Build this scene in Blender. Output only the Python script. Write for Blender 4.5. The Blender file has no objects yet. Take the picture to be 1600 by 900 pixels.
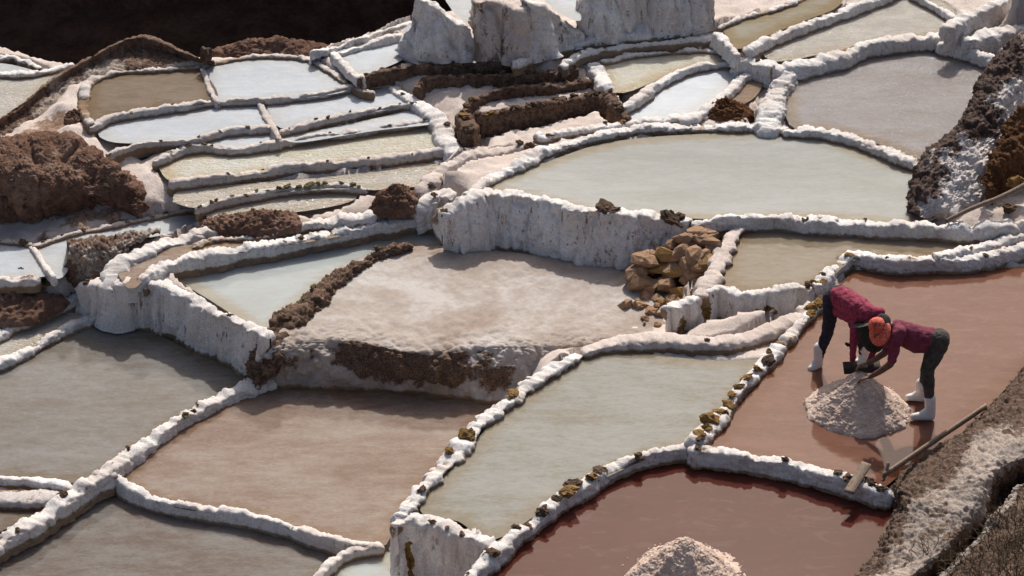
import bpy, bmesh, math, random
import numpy as np
from mathutils import Vector, Matrix
from mathutils.geometry import delaunay_2d_cdt
random.seed(7)
RNG = np.random.default_rng(11)
SC = bpy.context.scene
COL = SC.collection
R = math.radians

# ------------------------------------------------------------------ camera
CAM_H, PITCH, HFOV = 14.3, R(30.0), R(26.0)
FPX = 800.0 / math.tan(HFOV / 2)
cam_d = bpy.data.cameras.new('camera')
cam = bpy.data.objects.new('camera', cam_d)
COL.objects.link(cam)
cam.location = (0, 0, CAM_H)
cam.rotation_euler = (math.pi / 2 - PITCH, 0, 0)
cam_d.angle = HFOV
cam_d.clip_end = 2000
SC.camera = cam

# ------------------------------------------------------------------ sky, sun, exposure
SUN_EL = R(45.0)
SUN_AZ = math.atan2(0.13, 1.0)             # clockwise from +Y: almost straight behind the scene
world = bpy.data.worlds.new('World'); SC.world = world
world.use_nodes = True
wn = world.node_tree.nodes; wl = world.node_tree.links
sky = wn.new('ShaderNodeTexSky'); sky.sky_type = 'NISHITA'; sky.sun_disc = False
sky.sun_elevation = SUN_EL; sky.sun_rotation = SUN_AZ
sky.altitude = 0; sky.air_density = 0.8; sky.dust_density = 5.0; sky.ozone_density = 0.0
bg = wn['Background']; bg.inputs['Strength'].default_value = 0.115
wl.new(sky.outputs[0], bg.inputs['Color'])
sun_d = bpy.data.lights.new('sun', 'SUN'); sun_d.energy = 4.4; sun_d.angle = R(0.5)
sun_d.color = (1.0, 0.94, 0.87)
sun = bpy.data.objects.new('sun', sun_d); COL.objects.link(sun)
sdir = Vector((math.cos(SUN_EL) * math.sin(SUN_AZ), math.cos(SUN_EL) * math.cos(SUN_AZ), math.sin(SUN_EL)))
sun.rotation_euler = (-sdir).to_track_quat('-Z', 'Y').to_euler()
sun.location = (0, 30, 30)
SC.view_settings.view_transform = 'Standard'
SC.view_settings.look = 'None'
SC.view_settings.exposure = 0.0
SC.view_settings.gamma = 1.0
SC.cycles.sample_clamp_indirect = 6.0
SC.cycles.max_bounces = 6

# ------------------------------------------------------------------ pixel -> place (the photograph is 1600 x 900)
_cp, _sp = math.cos(PITCH), math.sin(PITCH)
def ray(px, py):
    a = (px - 800) / FPX; b = (450 - py) / FPX
    return np.array([a, _cp + b * _sp, -_sp + b * _cp])
def at(px, py, z):
    d = ray(px, py); t = (z - CAM_H) / d[2]
    return np.array([d[0] * t, d[1] * t, z])
def aty(px, py, Y):
    d = ray(px, py); t = Y / d[1]
    return np.array([d[0] * t, Y, CAM_H + d[2] * t])
def ztop(px, py_top, py_base, z_base):
    return aty(px, py_top, at(px, py_base, z_base)[1])[2]

# ------------------------------------------------------------------ noise
def _hash(ix, iy, iz, seed):
    h = (ix.astype(np.int64) * 374761393 + iy.astype(np.int64) * 668265263 + iz.astype(np.int64) * 2147483647 + seed * 1274126177) & 0xffffffff
    h = ((h ^ (h >> 13)) * 1274126177) & 0xffffffff
    h = ((h ^ (h >> 16)) * 2246822519) & 0xffffffff
    return ((h ^ (h >> 15)) & 0xffffff) / float(0xffffff)
def vnoise(p, seed=0):
    f = np.floor(p); u = p - f; u = u * u * u * (u * (u * 6 - 15) + 10)
    ix, iy, iz = f[:, 0], f[:, 1], f[:, 2]
    r = 0
    for dx in (0, 1):
        wx = u[:, 0] if dx else 1 - u[:, 0]
        for dy in (0, 1):
            wy = u[:, 1] if dy else 1 - u[:, 1]
            for dz in (0, 1):
                wz = u[:, 2] if dz else 1 - u[:, 2]
                r = r + wx * wy * wz * _hash(ix + dx, iy + dy, iz + dz, seed)
    return r * 2 - 1
_ROT = np.array([[0.80, 0.60, 0.0], [-0.48, 0.64, 0.60], [0.36, -0.48, 0.80]])
def fbm(p, freq, octs=4, seed=0, gain=0.5, billow=False):
    q = p @ _ROT.T * freq; a = 1.0; s = 0; tot = 0
    for o in range(octs):
        n = vnoise(q, seed + o * 17)
        s = s + a * (np.abs(n) * 2 - 0.7 if billow else n); tot += a
        a *= gain; q = q @ _ROT.T * 2.03
    return s / tot
def worley(p, freq, seed=0):
    q = p * freq; f = np.floor(q); u = q - f
    f1 = np.full(len(p), 9.0); f2 = np.full(len(p), 9.0)
    for dx in (-1, 0, 1):
        for dy in (-1, 0, 1):
            for dz in (-1, 0, 1):
                ix, iy, iz = f[:, 0] + dx, f[:, 1] + dy, f[:, 2] + dz
                dd = (dx + _hash(ix, iy, iz, seed) - u[:, 0]) ** 2 + (dy + _hash(ix, iy, iz, seed + 1) - u[:, 1]) ** 2 + (dz + _hash(ix, iy, iz, seed + 2) - u[:, 2]) ** 2
                k = dd < f1; f2 = np.where(k, f1, np.minimum(f2, dd)); f1 = np.minimum(f1, dd)
    return np.sqrt(f1), np.sqrt(f2)
def sstep(a, b, x):
    t = np.clip((x - a) / (b - a), 0, 1); return t * t * (3 - 2 * t)

# ------------------------------------------------------------------ curves
def catmull(P, n_per=12):
    P = np.asarray(P, float)
    if len(P) < 2: return P
    Q = np.vstack([2 * P[0] - P[1], P, 2 * P[-1] - P[-2]])
    out = []
    t = np.linspace(0, 1, n_per, endpoint=False)[:, None]
    for i in range(1, len(Q) - 2):
        a, b, c, d = Q[i - 1], Q[i], Q[i + 1], Q[i + 2]
        out.append(0.5 * (2 * b + (c - a) * t + (2 * a - 5 * b + 4 * c - d) * t * t + (3 * b - a - 3 * c + d) * t ** 3))
    return np.vstack(out + [P[-1:]])
def resample(P, ds=None, n=None):
    L = np.concatenate([[0], np.cumsum(np.linalg.norm(np.diff(P[:, :3], axis=0), axis=1))])
    if n is None: n = max(4, int(L[-1] / ds) + 1)
    s = np.linspace(0, L[-1], n)
    return np.stack([np.interp(s, L, P[:, k]) for k in range(P.shape[1])], 1), s

# ------------------------------------------------------------------ object helpers
def link_mesh(name, V, F, mat, parent=None, attrs=None, smooth=True):
    me = bpy.data.meshes.new(name)
    V = np.asarray(V, np.float32); F = np.asarray(F, np.int32)
    k = F.shape[1]
    me.vertices.add(len(V)); me.vertices.foreach_set('co', V.ravel())
    me.loops.add(F.size); me.loops.foreach_set('vertex_index', F.ravel())
    me.polygons.add(len(F)); me.polygons.foreach_set('loop_start', np.arange(0, F.size, k, dtype=np.int32))
    try: me.polygons.foreach_set('loop_total', np.full(len(F), k, np.int32))
    except Exception: pass
    me.update(calc_edges=True); me.validate()
    if smooth: me.polygons.foreach_set('use_smooth', np.ones(len(me.polygons), bool))
    for an, av in (attrs or {}).items():
        a = me.attributes.new(an, 'FLOAT', 'POINT'); a.data.foreach_set('value', np.asarray(av, np.float32))
    if mat: me.materials.append(mat)
    o = bpy.data.objects.new(name, me); COL.objects.link(o)
    if parent: o.parent = parent
    return o
def tag(o, label=None, cat=None, group=None, kind=None):
    if label: o['label'] = label
    if cat: o['category'] = cat
    if group: o['group'] = group
    if kind: o['kind'] = kind
    return o
def empty(name, loc=(0, 0, 0), rz=0):
    o = bpy.data.objects.new(name, None); COL.objects.link(o)
    o.location = loc; o.rotation_euler = (0, 0, rz); o.empty_display_size = 0.1
    return o
def grid_faces(nu, nv):
    i = np.arange(nu - 1)[:, None]; j = np.arange(nv - 1)[None, :]
    a = i * nv + j
    return np.stack([a, a + 1, a + nv + 1, a + nv], -1).reshape(-1, 4)
def lin(r, g, b):
    f = lambda v: (v / 255 / 12.92) if v / 255 <= 0.04045 else ((v / 255 + 0.055) / 1.055) ** 2.4
    return (f(r), f(g), f(b), 1)

# ------------------------------------------------------------------ materials
class NT:
    def __init__(s, name):
        s.m = bpy.data.materials.new(name); s.m.use_nodes = True
        s.t = s.m.node_tree; s.n = s.t.nodes; s.l = s.t.links
        s.b = s.n['Principled BSDF']
        s.co = s.n.new('ShaderNodeTexCoord').outputs['Object']
        s.geo = s.n.new('ShaderNodeNewGeometry')
    def link(s, a, b): s.l.new(a, b)
    def noise(s, scale, detail=4, rough=0.55, vec=None, dist=0.0):
        n = s.n.new('ShaderNodeTexNoise'); n.inputs['Scale'].default_value = scale
        n.inputs['Detail'].default_value = detail; n.inputs['Roughness'].default_value = rough
        n.inputs['Distortion'].default_value = dist
        s.l.new(vec if vec is not None else s.geo.outputs['Position'], n.inputs['Vector'])
        return n.outputs['Fac']
    def scaled(s, v):
        n = s.n.new('ShaderNodeMapping'); n.inputs['Scale'].default_value = v
        s.l.new(s.geo.outputs['Position'], n.inputs['Vector']); return n.outputs[0]
    def math(s, op, a, b=None, clamp=False):
        n = s.n.new('ShaderNodeMath'); n.operation = op; n.use_clamp = clamp
        for i, v in enumerate((a, b)):
            if v is None: continue
            if isinstance(v, (int, float)): n.inputs[i].default_value = v
            else: s.l.new(v, n.inputs[i])
        return n.outputs[0]
    def maprange(s, v, a, b, c=0.0, d=1.0):
        n = s.n.new('ShaderNodeMapRange'); n.interpolation_type = 'SMOOTHSTEP'
        for i, x in enumerate((v, a, b, c, d)):
            if isinstance(x, (int, float)): n.inputs[i].default_value = x
            else: s.l.new(x, n.inputs[i])
        return n.outputs[0]
    def ramp(s, v, stops):
        n = s.n.new('ShaderNodeValToRGB'); e = n.color_ramp.elements
        while len(e) < len(stops): e.new(0.5)
        for k, (p, c) in enumerate(stops): e[k].position = p; e[k].color = c if len(c) == 4 else (*c, 1)
        s.l.new(v, n.inputs[0]); return n.outputs[0]
    def mix(s, f, a, b):
        n = s.n.new('ShaderNodeMix'); n.data_type = 'RGBA'
        for sock, v in ((n.inputs[0], f), (n.inputs[6], a), (n.inputs[7], b)):
            if isinstance(v, (int, float)): sock.default_value = v
            elif isinstance(v, tuple): sock.default_value = v if len(v) == 4 else (*v, 1)
            else: s.l.new(v, sock)
        return n.outputs[2]
    def attr(s, name):
        n = s.n.new('ShaderNodeAttribute'); n.attribute_name = name; return n.outputs['Fac']
    def bump(s, h, strength, dist, prev=None):
        n = s.n.new('ShaderNodeBump'); n.inputs['Strength'].default_value = strength; n.inputs['Distance'].default_value = dist
        s.l.new(h, n.inputs['Height'])
        if prev is not None: s.l.new(prev, n.inputs['Normal'])
        return n.outputs[0]

WHITE_A, WHITE_B = (0.46, 0.43, 0.405, 1), (0.84, 0.815, 0.79, 1)
def salt_mat(name, dark=(0.060, 0.034, 0.022, 1), light=(0.20, 0.125, 0.085, 1), wa=WHITE_A, wb=WHITE_B, rust=0.5, lo=0.575, hi=0.64):
    s = NT(name)
    n1 = s.noise(2.6, 6, 0.6); n2 = s.noise(13, 5, 0.6); n3 = s.noise(46, 4, 0.6)
    white = s.ramp(s.math('ADD', s.math('MULTIPLY', n1, 0.5), s.math('MULTIPLY', n3, 0.5)), [(0.34, wa), (0.58, wb)])
    stain = s.math('MULTIPLY', s.maprange(s.noise(1.3, 6, 0.65), 0.44, 0.62), 0.5)
    white = s.mix(stain, white, s.mix(n2, (0.34, 0.26, 0.205, 1), (0.60, 0.50, 0.43, 1)))
    # faint rosy and grey drip streaks on the steep faces
    streak = s.noise(1.0, 5, 0.65, vec=s.scaled((11, 11, 1.3)))
    nz = s.n.new('ShaderNodeSeparateXYZ'); s.link(s.geo.outputs['True Normal'], nz.inputs[0])
    steep = s.maprange(nz.outputs[2], 0.25, 0.65, 1.0, 0.0)
    sm = s.math('MULTIPLY', s.math('MULTIPLY', s.maprange(streak, 0.5, 0.68), steep), 0.55)
    white = s.mix(sm, white, (0.42, 0.31, 0.26, 1))
    dk = s.math('MULTIPLY', s.math('MULTIPLY', s.maprange(s.noise(1.0, 4, 0.7, vec=s.scaled((17, 17, 3.5))), lo, hi), s.math('MULTIPLY', steep, s.maprange(n1, 0.42, 0.58))), rust)
    white = s.mix(dk, white, (0.09, 0.045, 0.028, 1))
    earth = s.mix(s.maprange(s.math('ADD', s.math('MULTIPLY', n2, 0.5), s.math('MULTIPLY', n3, 0.5)), 0.38, 0.62), dark, light)
    d = s.attr('dirt')
    mask = s.math('ADD', s.math('ADD', s.math('MULTIPLY', n1, 0.55), s.math('MULTIPLY', n2, 0.45)), s.math('MULTIPLY', s.math('SUBTRACT', d, 0.5), 0.9))
    mask = s.maprange(mask, 0.50, 0.60)
    col = s.mix(mask, white, earth)
    hw = s.math('ADD', s.attr('hw'), s.math('MULTIPLY', s.math('SUBTRACT', n2, 0.5), 0.06))
    amber = s.math('MULTIPLY', s.math('MULTIPLY', s.maprange(hw, 0.022, 0.055, 1.0, 0.0), s.maprange(hw, -0.16, -0.10)), 0.85)
    col = s.mix(amber, col, (0.19, 0.105, 0.038, 1))
    s.link(col, s.b.inputs['Base Color'])
    s.b.inputs['Roughness'].default_value = 0.9
    s.b.inputs['Specular IOR Level'].default_value = 0.25
    b0 = s.bump(s.noise(21, 6, 0.7), 0.35, 0.035)
    b1 = s.bump(s.noise(58, 5, 0.7), 0.4, 0.022, b0)
    b2 = s.bump(s.noise(140, 3, 0.6), 0.35, 0.008, b1)
    s.link(b2, s.b.inputs['Normal'])
    return s.m
M = {}
M['salt'] = salt_mat('salt_crust')
M['salt_ochre'] = salt_mat('salt_crust_ochre', dark=(0.07, 0.038, 0.014, 1), light=(0.27, 0.155, 0.045, 1))
M['salt_grey'] = salt_mat('salt_crust_dull', wa=(0.36, 0.33, 0.31, 1), wb=(0.62, 0.58, 0.55, 1))
M['salt_rosy'] = salt_mat('salt_crust_rosy', wa=(0.40, 0.33, 0.29, 1), wb=(0.68, 0.60, 0.55, 1))

def rock_mat(name, a, b, c=None):
    s = NT(name)
    info = s.n.new('ShaderNodeObjectInfo')
    n1 = s.noise(9, 6, 0.65); n2 = s.noise(42, 4, 0.6)
    col = s.ramp(s.math('ADD', s.math('MULTIPLY', n1, 0.6), s.math('MULTIPLY', n2, 0.4)), [(0.33, a), (0.66, b)])
    if c: col = s.mix(s.maprange(info.outputs['Random'], 0.62, 0.72), col, s.mix(n2, a, c))
    s.link(col, s.b.inputs['Base Color']); s.b.inputs['Roughness'].default_value = 0.9
    s.b.inputs['Specular IOR Level'].default_value = 0.2
    s.link(s.bump(n2, 0.6, 0.02), s.b.inputs['Normal'])
    return s.m
M['rock_brown'] = rock_mat('brown_clod', (0.035, 0.022, 0.015), (0.15, 0.095, 0.06))
M['rock_ochre'] = rock_mat('ochre_clod', (0.075, 0.042, 0.016), (0.30, 0.175, 0.055))
M['rock_heap'] = rock_mat('heap_rock', (0.15, 0.085, 0.048), (0.42, 0.27, 0.17), (0.44, 0.26, 0.07))
M['rock_olive'] = rock_mat('olive_clod', (0.05, 0.045, 0.02), (0.17, 0.15, 0.07))
M['rock_white'] = salt_mat('salt_block', wa=(0.46, 0.42, 0.39, 1), wb=(0.78, 0.74, 0.70, 1), rust=0.2)

def earth_mat(name, a, b, c, bumpd=0.05):
    s = NT(name)
    n1 = s.noise(1.7, 6, 0.6); n2 = s.noise(11, 6, 0.65); n3 = s.noise(55, 4, 0.6)
    col = s.ramp(s.math('ADD', s.math('MULTIPLY', n1, 0.45), s.math('ADD', s.math('MULTIPLY', n2, 0.35), s.math('MULTIPLY', n3, 0.2))), [(0.34, a), (0.5, b), (0.68, c)])
    s.link(col, s.b.inputs['Base Color']); s.b.inputs['Roughness'].default_value = 0.95
    s.b.inputs['Specular IOR Level'].default_value = 0.1
    s.link(s.bump(n3, 0.7, bumpd * 0.4, s.bump(n2, 0.6, bumpd)), s.b.inputs['Normal'])
    return s.m
M['earth'] = earth_mat('red_brown_earth', (0.068, 0.038, 0.027), (0.16, 0.092, 0.065), (0.36, 0.24, 0.175))
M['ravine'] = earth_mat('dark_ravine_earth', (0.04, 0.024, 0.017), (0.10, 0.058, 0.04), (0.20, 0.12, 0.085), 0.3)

def water_mat(name, c1, c2, scale=1.2, rough=0.06, bump=0.25, bscale=9.0, c3=None, sss=0.55, margin=0.6):
    s = NT(name)
    v = s.scaled((1.0, 2.6, 1.0))
    n1 = s.noise(scale, 6, 0.6, vec=v, dist=0.6); n2 = s.noise(scale * 6, 5, 0.6, vec=v)
    n2b = s.noise(scale * 24, 4, 0.6, vec=v)
    f = s.math('ADD', s.math('MULTIPLY', n1, 0.46), s.math('ADD', s.math('MULTIPLY', n2, 0.32), s.math('MULTIPLY', n2b, 0.22)))
    stops = [(0.41, c1), (0.58, c2)]
    if c3: stops = [(0.39, c1), (0.5, c2), (0.60, c3)]
    col = s.ramp(f, stops)
    film = s.math('MULTIPLY', s.maprange(s.noise(2.3, 7, 0.68, vec=v, dist=1.2), 0.52, 0.66), 0.10)
    fm_ = s.n.new('ShaderNodeMix'); fm_.data_type = 'RGBA'; fm_.blend_type = 'SCREEN'
    s.link(film, fm_.inputs[0]); s.link(col, fm_.inputs[6]); fm_.inputs[7].default_value = (0.20, 0.18, 0.165, 1); col = fm_.outputs[2]
    # thin brine along the margin lets the ochre bed show through
    ed = s.math('ADD', s.attr('edge'), s.math('MULTIPLY', s.math('SUBTRACT', n2, 0.5), 0.22))
    mg = s.n.new('ShaderNodeMix'); mg.data_type = 'RGBA'; mg.blend_type = 'MULTIPLY'
    s.link(s.math('MULTIPLY', s.maprange(ed, 0.06, 0.30, 1.0, 0.0), margin), mg.inputs[0]); s.link(col, mg.inputs[6]); mg.inputs[7].default_value = (0.80, 0.60, 0.36, 1)
    col = mg.outputs[2]
    s.link(col, s.b.inputs['Base Color'])
    s.b.inputs['Roughness'].default_value = rough
    s.b.inputs['IOR'].default_value = 1.33
    s.b.inputs['Specular IOR Level'].default_value = 0.5 if bump > 0.3 else 0.28
    w1 = s.noise(bscale, 3, 0.55, vec=s.scaled((1.0, 2.2, 1.0)))
    w2 = s.noise(bscale * 4.5, 2, 0.5, vec=s.scaled((1.0, 1.8, 1.0)))
    s.link(s.bump(w2, bump * 0.7, 0.02 if bump < 0.3 else 0.05, s.bump(w1, bump, 0.05 if bump < 0.3 else 0.16)), s.b.inputs['Normal'])
    # milky brine: light wanders a few centimetres below the surface, reddest farthest
    s.b.subsurface_method = 'BURLEY'
    s.b.inputs['Subsurface Weight'].default_value = sss
    s.b.inputs['Subsurface Radius'].default_value = (1.0, 0.55, 0.22)
    s.b.inputs['Subsurface Scale'].default_value = 0.13
    return s.m
M['earth_rust'] = earth_mat('rust_earth', (0.045, 0.020, 0.010), (0.10, 0.046, 0.022), (0.20, 0.105, 0.05))
def pile_mat():
    s = NT('piled_salt')
    n1 = s.noise(7, 5, .6); n2 = s.noise(60, 5, .7); n3 = s.noise(160, 3, .6)
    s.link(s.ramp(s.math('ADD', s.math('MULTIPLY', n1, .45), s.math('MULTIPLY', n2, .55)), [(.34, (.40, .28, .215)), (.64, (.67, .53, .44))]), s.b.inputs['Base Color'])
    s.b.inputs['Roughness'].default_value = .8
    s.link(s.bump(n3, .5, .008, s.bump(n2, .35, .02)), s.b.inputs['Normal']); return s.m
M['pile'] = pile_mat()

M['salt_bank'] = salt_mat('bank_crust', wa=(0.12, 0.095, 0.078, 1), wb=(0.36, 0.31, 0.275, 1), dark=(0.04, 0.024, 0.017, 1), light=(0.165, 0.108, 0.076, 1))
M['salt_outcrop'] = salt_mat('outcrop_crust', wa=(0.34, 0.31, 0.30, 1), wb=(0.66, 0.62, 0.60, 1), dark=(0.030, 0.018, 0.014, 1), light=(0.115, 0.075, 0.06, 1))
def pan_mat():
    s = NT('dusty_salt_pan')
    n1 = s.noise(.75, 5, .55, dist=.8); n2 = s.noise(9, 6, .65); n3 = s.noise(60, 4, .6)
    f = s.math('ADD', s.math('MULTIPLY', n1, .72), s.math('MULTIPLY', n2, .28))
    col = s.ramp(f, [(.36, (.28, .222, .182)), (.5, (.37, .322, .286)), (.62, (.47, .442, .418))])
    d = s.attr('dirt')
    mk = s.maprange(s.math('ADD', s.math('ADD', s.math('MULTIPLY', s.noise(2.6, 6, .6), .55), s.math('MULTIPLY', n2, .45)), s.math('MULTIPLY', s.math('SUBTRACT', d, .5), .9)), .5, .6)
    col = s.mix(mk, col, s.mix(s.maprange(n3, .35, .6), (.05, .03, .02, 1), (.16, .105, .075, 1)))
    hw = s.math('ADD', s.attr('hw'), s.math('MULTIPLY', s.math('SUBTRACT', n2, .5), .06))
    col = s.mix(s.math('MULTIPLY', s.maprange(hw, .02, .055, 1., 0.), .85), col, (.19, .105, .038, 1))
    s.link(col, s.b.inputs['Base Color']); s.b.inputs['Roughness'].default_value = .95; s.b.inputs['Specular IOR Level'].default_value = .15
    s.link(s.bump(n3, .4, .012, s.bump(n2, .3, .03)), s.b.inputs['Normal']); return s.m
M['pan'] = pan_mat()

M['ground'] = salt_mat('crusted_ground', wa=(0.40, 0.33, 0.29, 1), wb=(0.68, 0.60, 0.55, 1), dark=(0.12, 0.07, 0.048, 1), light=(0.36, 0.245, 0.175, 1))
M['salt_earth'] = salt_mat('salty_earth', wa=(0.22, 0.175, 0.14, 1), wb=(0.44, 0.37, 0.31, 1), dark=(0.065, 0.036, 0.025, 1), light=(0.21, 0.135, 0.095, 1))

M['salt_wall'] = salt_mat('wall_crust', rust=0.85, lo=0.545, hi=0.63)
M['salt_rustwall'] = salt_mat('rust_wall_crust', rust=0.9, lo=0.47, hi=0.60, wa=(0.40, 0.33, 0.285, 1), wb=(0.66, 0.58, 0.52, 1))

# ------------------------------------------------------------------ builders
def rebase(o):
    """origin of a top-level mesh at its base"""
    me = o.data; n = len(me.vertices)
    co = np.empty(n * 3, np.float32); me.vertices.foreach_get('co', co); co = co.reshape(-1, 3)
    c = np.array([co[:, 0].mean(), co[:, 1].mean(), co[:, 2].min()], np.float32)
    me.vertices.foreach_set('co', (co - c).ravel()); me.update()
    o.location = c.tolist(); return o
def normals_grid(G):
    du = np.gradient(G, axis=0); dv = np.gradient(G, axis=1)
    n = -np.cross(du, dv); n /= np.linalg.norm(n, axis=2, keepdims=True) + 1e-9
    return n

def inside(W, X, Y):
    c = np.zeros(X.shape, bool); n = len(W)
    for i in range(n):
        x1, y1 = W[i]; x2, y2 = W[(i + 1) % n]
        if y1 == y2: continue
        c ^= ((y1 > Y) != (y2 > Y)) & (X < (x2 - x1) * (Y - y1) / (y2 - y1) + x1)
    return c
PONDS = []          # (world polygon, level)
def offset_poly(P, d):
    Q = np.roll(P, -1, 0) - np.roll(P, 1, 0)
    n = np.stack([Q[:, 1], -Q[:, 0]], 1); n /= np.linalg.norm(n, axis=1, keepdims=True) + 1e-9
    A = np.sum(P[:, 0] * np.roll(P[:, 1], -1) - np.roll(P[:, 0], -1) * P[:, 1])
    return P[:, :2] + n * d * (1 if A > 0 else -1)
def pond(label, px, z, mat, off=0.09, name='pond_water'):
    P = np.array([at(x, y, z) for x, y in px])
    n = len(P)
    C = catmull(np.vstack([P, P[:1]]), 5)[:-1]
    W = offset_poly(C, off)
    gsp = 0.13
    ax, ay = np.meshgrid(np.arange(W[:, 0].min(), W[:, 0].max(), gsp), np.arange(W[:, 1].min(), W[:, 1].max(), gsp), indexing='ij')
    ax = ax.ravel() + RNG.uniform(-.03, .03, ax.size); ay = ay.ravel() + RNG.uniform(-.03, .03, ay.size)
    keep = inside(W, ax, ay); ax, ay = ax[keep], ay[keep]
    def shore(X, Y):
        A_ = W; B_e = np.roll(W, -1, 0); dv = B_e - A_; best = np.full(len(X), 9.0)
        for k in range(len(W)):
            t = np.clip(((X - A_[k, 0]) * dv[k, 0] + (Y - A_[k, 1]) * dv[k, 1]) / (dv[k] @ dv[k] + 1e-9), 0, 1)
            best = np.minimum(best, np.hypot(X - A_[k, 0] - t * dv[k, 0], Y - A_[k, 1] - t * dv[k, 1]))
        return best
    if len(ax): k_ = shore(ax, ay) > 0.05; ax, ay = ax[k_], ay[k_]
    pts2 = [Vector((x, y)) for x, y in W] + [Vector((x, y)) for x, y in zip(ax, ay)]
    vo, eo, fo_, *_r = delaunay_2d_cdt(pts2, [(k, (k + 1) % len(W)) for k in range(len(W))], [], 1, 1e-5)
    X2 = np.array([v.x for v in vo]); Y2 = np.array([v.y for v in vo])
    me = bpy.data.meshes.new(name); me.from_pydata([(v.x, v.y, z) for v in vo], [], fo_)
    at_ = me.attributes.new('edge', 'FLOAT', 'POINT'); at_.data.foreach_set('value', shore(X2, Y2).astype(np.float32))
    me.materials.append(mat)
    o = bpy.data.objects.new(name, me); COL.objects.link(o)
    tag(o, label, 'pond', 'evaporation ponds', 'structure')
    PONDS.append((W, z))
    return rebase(o)

def make_rock(seed, sub=2, flat=1.0, cuts=7, crumb=0.16):
    rs = np.random.default_rng(seed)
    bm = bmesh.new(); bmesh.ops.create_icosphere(bm, subdivisions=sub, radius=1.0)
    V = np.array([v.co[:] for v in bm.verts])
    V *= (rs.uniform(0.75, 1.25, 3) * np.array([1, 1, flat]))
    for _ in range(cuts):
        n = rs.normal(size=3); n /= np.linalg.norm(n); d = rs.uniform(0.34, 0.72)
        k = V @ n - d; V -= np.outer(np.clip(k, 0, None), n) * 0.92
    V += (V / (np.linalg.norm(V, axis=1, keepdims=True) + 1e-6)) * fbm(V + seed * 3.1, 2.2, 4, seed, gain=0.7)[:, None] * crumb
    for v, c in zip(bm.verts, V): v.co = c
    me = bpy.data.meshes.new('stone'); bm.to_mesh(me); bm.free()
    nv = len(me.vertices)
    for an, val in (('dirt', 0.12), ('hw', 1.0)):
        a = me.attributes.new(an, 'FLOAT', 'POINT'); a.data.foreach_set('value', np.full(nv, val, np.float32))
    return me
def make_chunk(seed):
    rs = np.random.default_rng(seed); bm = bmesh.new()
    for _ in range(15):
        v = rs.normal(size=3); v /= np.linalg.norm(v); v *= rs.uniform(.85, 1.1) * np.array([1.1, .9, .8]); bm.verts.new(v)
    r = bmesh.ops.convex_hull(bm, input=bm.verts[:])
    bmesh.ops.delete(bm, geom=[e for e in r['geom_interior'] if isinstance(e, bmesh.types.BMVert)], context='VERTS')
    bmesh.ops.subdivide_edges(bm, edges=bm.edges[:], cuts=2, use_grid_fill=True)
    V = np.array([v.co[:] for v in bm.verts]); V += (V / (np.linalg.norm(V, axis=1, keepdims=True) + 1e-6)) * fbm(V + seed, 3.0, 3, seed, gain=.6)[:, None] * .10
    for v, co in zip(bm.verts, V): v.co = co
    me = bpy.data.meshes.new('stone'); bm.to_mesh(me); bm.free()
    return me
ROCKS = {}
def rock_mesh(matkey, sub=2, smooth=False):
    k = (matkey, sub)
    if k not in ROCKS:
        lst = []
        for i in range(6):
            clod = matkey in ('rock_brown', 'rock_ochre', 'rock_olive')
            me = make_chunk(500 + i * 13) if matkey == 'rock_heap' else make_rock(100 + i * 7 + len(ROCKS) * 31, 3 if clod else sub, cuts=3 if clod else 13, crumb=0.75 if clod else 0.09); me.materials.append(M[matkey])
            if smooth: me.polygons.foreach_set('use_smooth', np.ones(len(me.polygons), bool))
            lst.append(me)
        ROCKS[k] = lst
    return random.choice(ROCKS[k])
def place_rock(name, loc, size, matkey, parent=None, squash=1.0, rz=None, sub=2, smooth=False):
    o = bpy.data.objects.new(name, rock_mesh(matkey, sub, smooth)); COL.objects.link(o)
    loc = Vector([float(v) for v in loc])
    if parent: o.parent = parent; loc = loc - Vector(parent.location)
    o.location = loc
    sx = size * random.uniform(0.85, 1.2); sy = size * random.uniform(0.8, 1.15)
    o.scale = (sx, sy, size * squash * random.uniform(0.8, 1.15))
    o.rotation_euler = (random.uniform(-0.4, 0.4), random.uniform(-0.4, 0.4), random.uniform(0, 6.28) if rz is None else rz)
    return o

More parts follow.
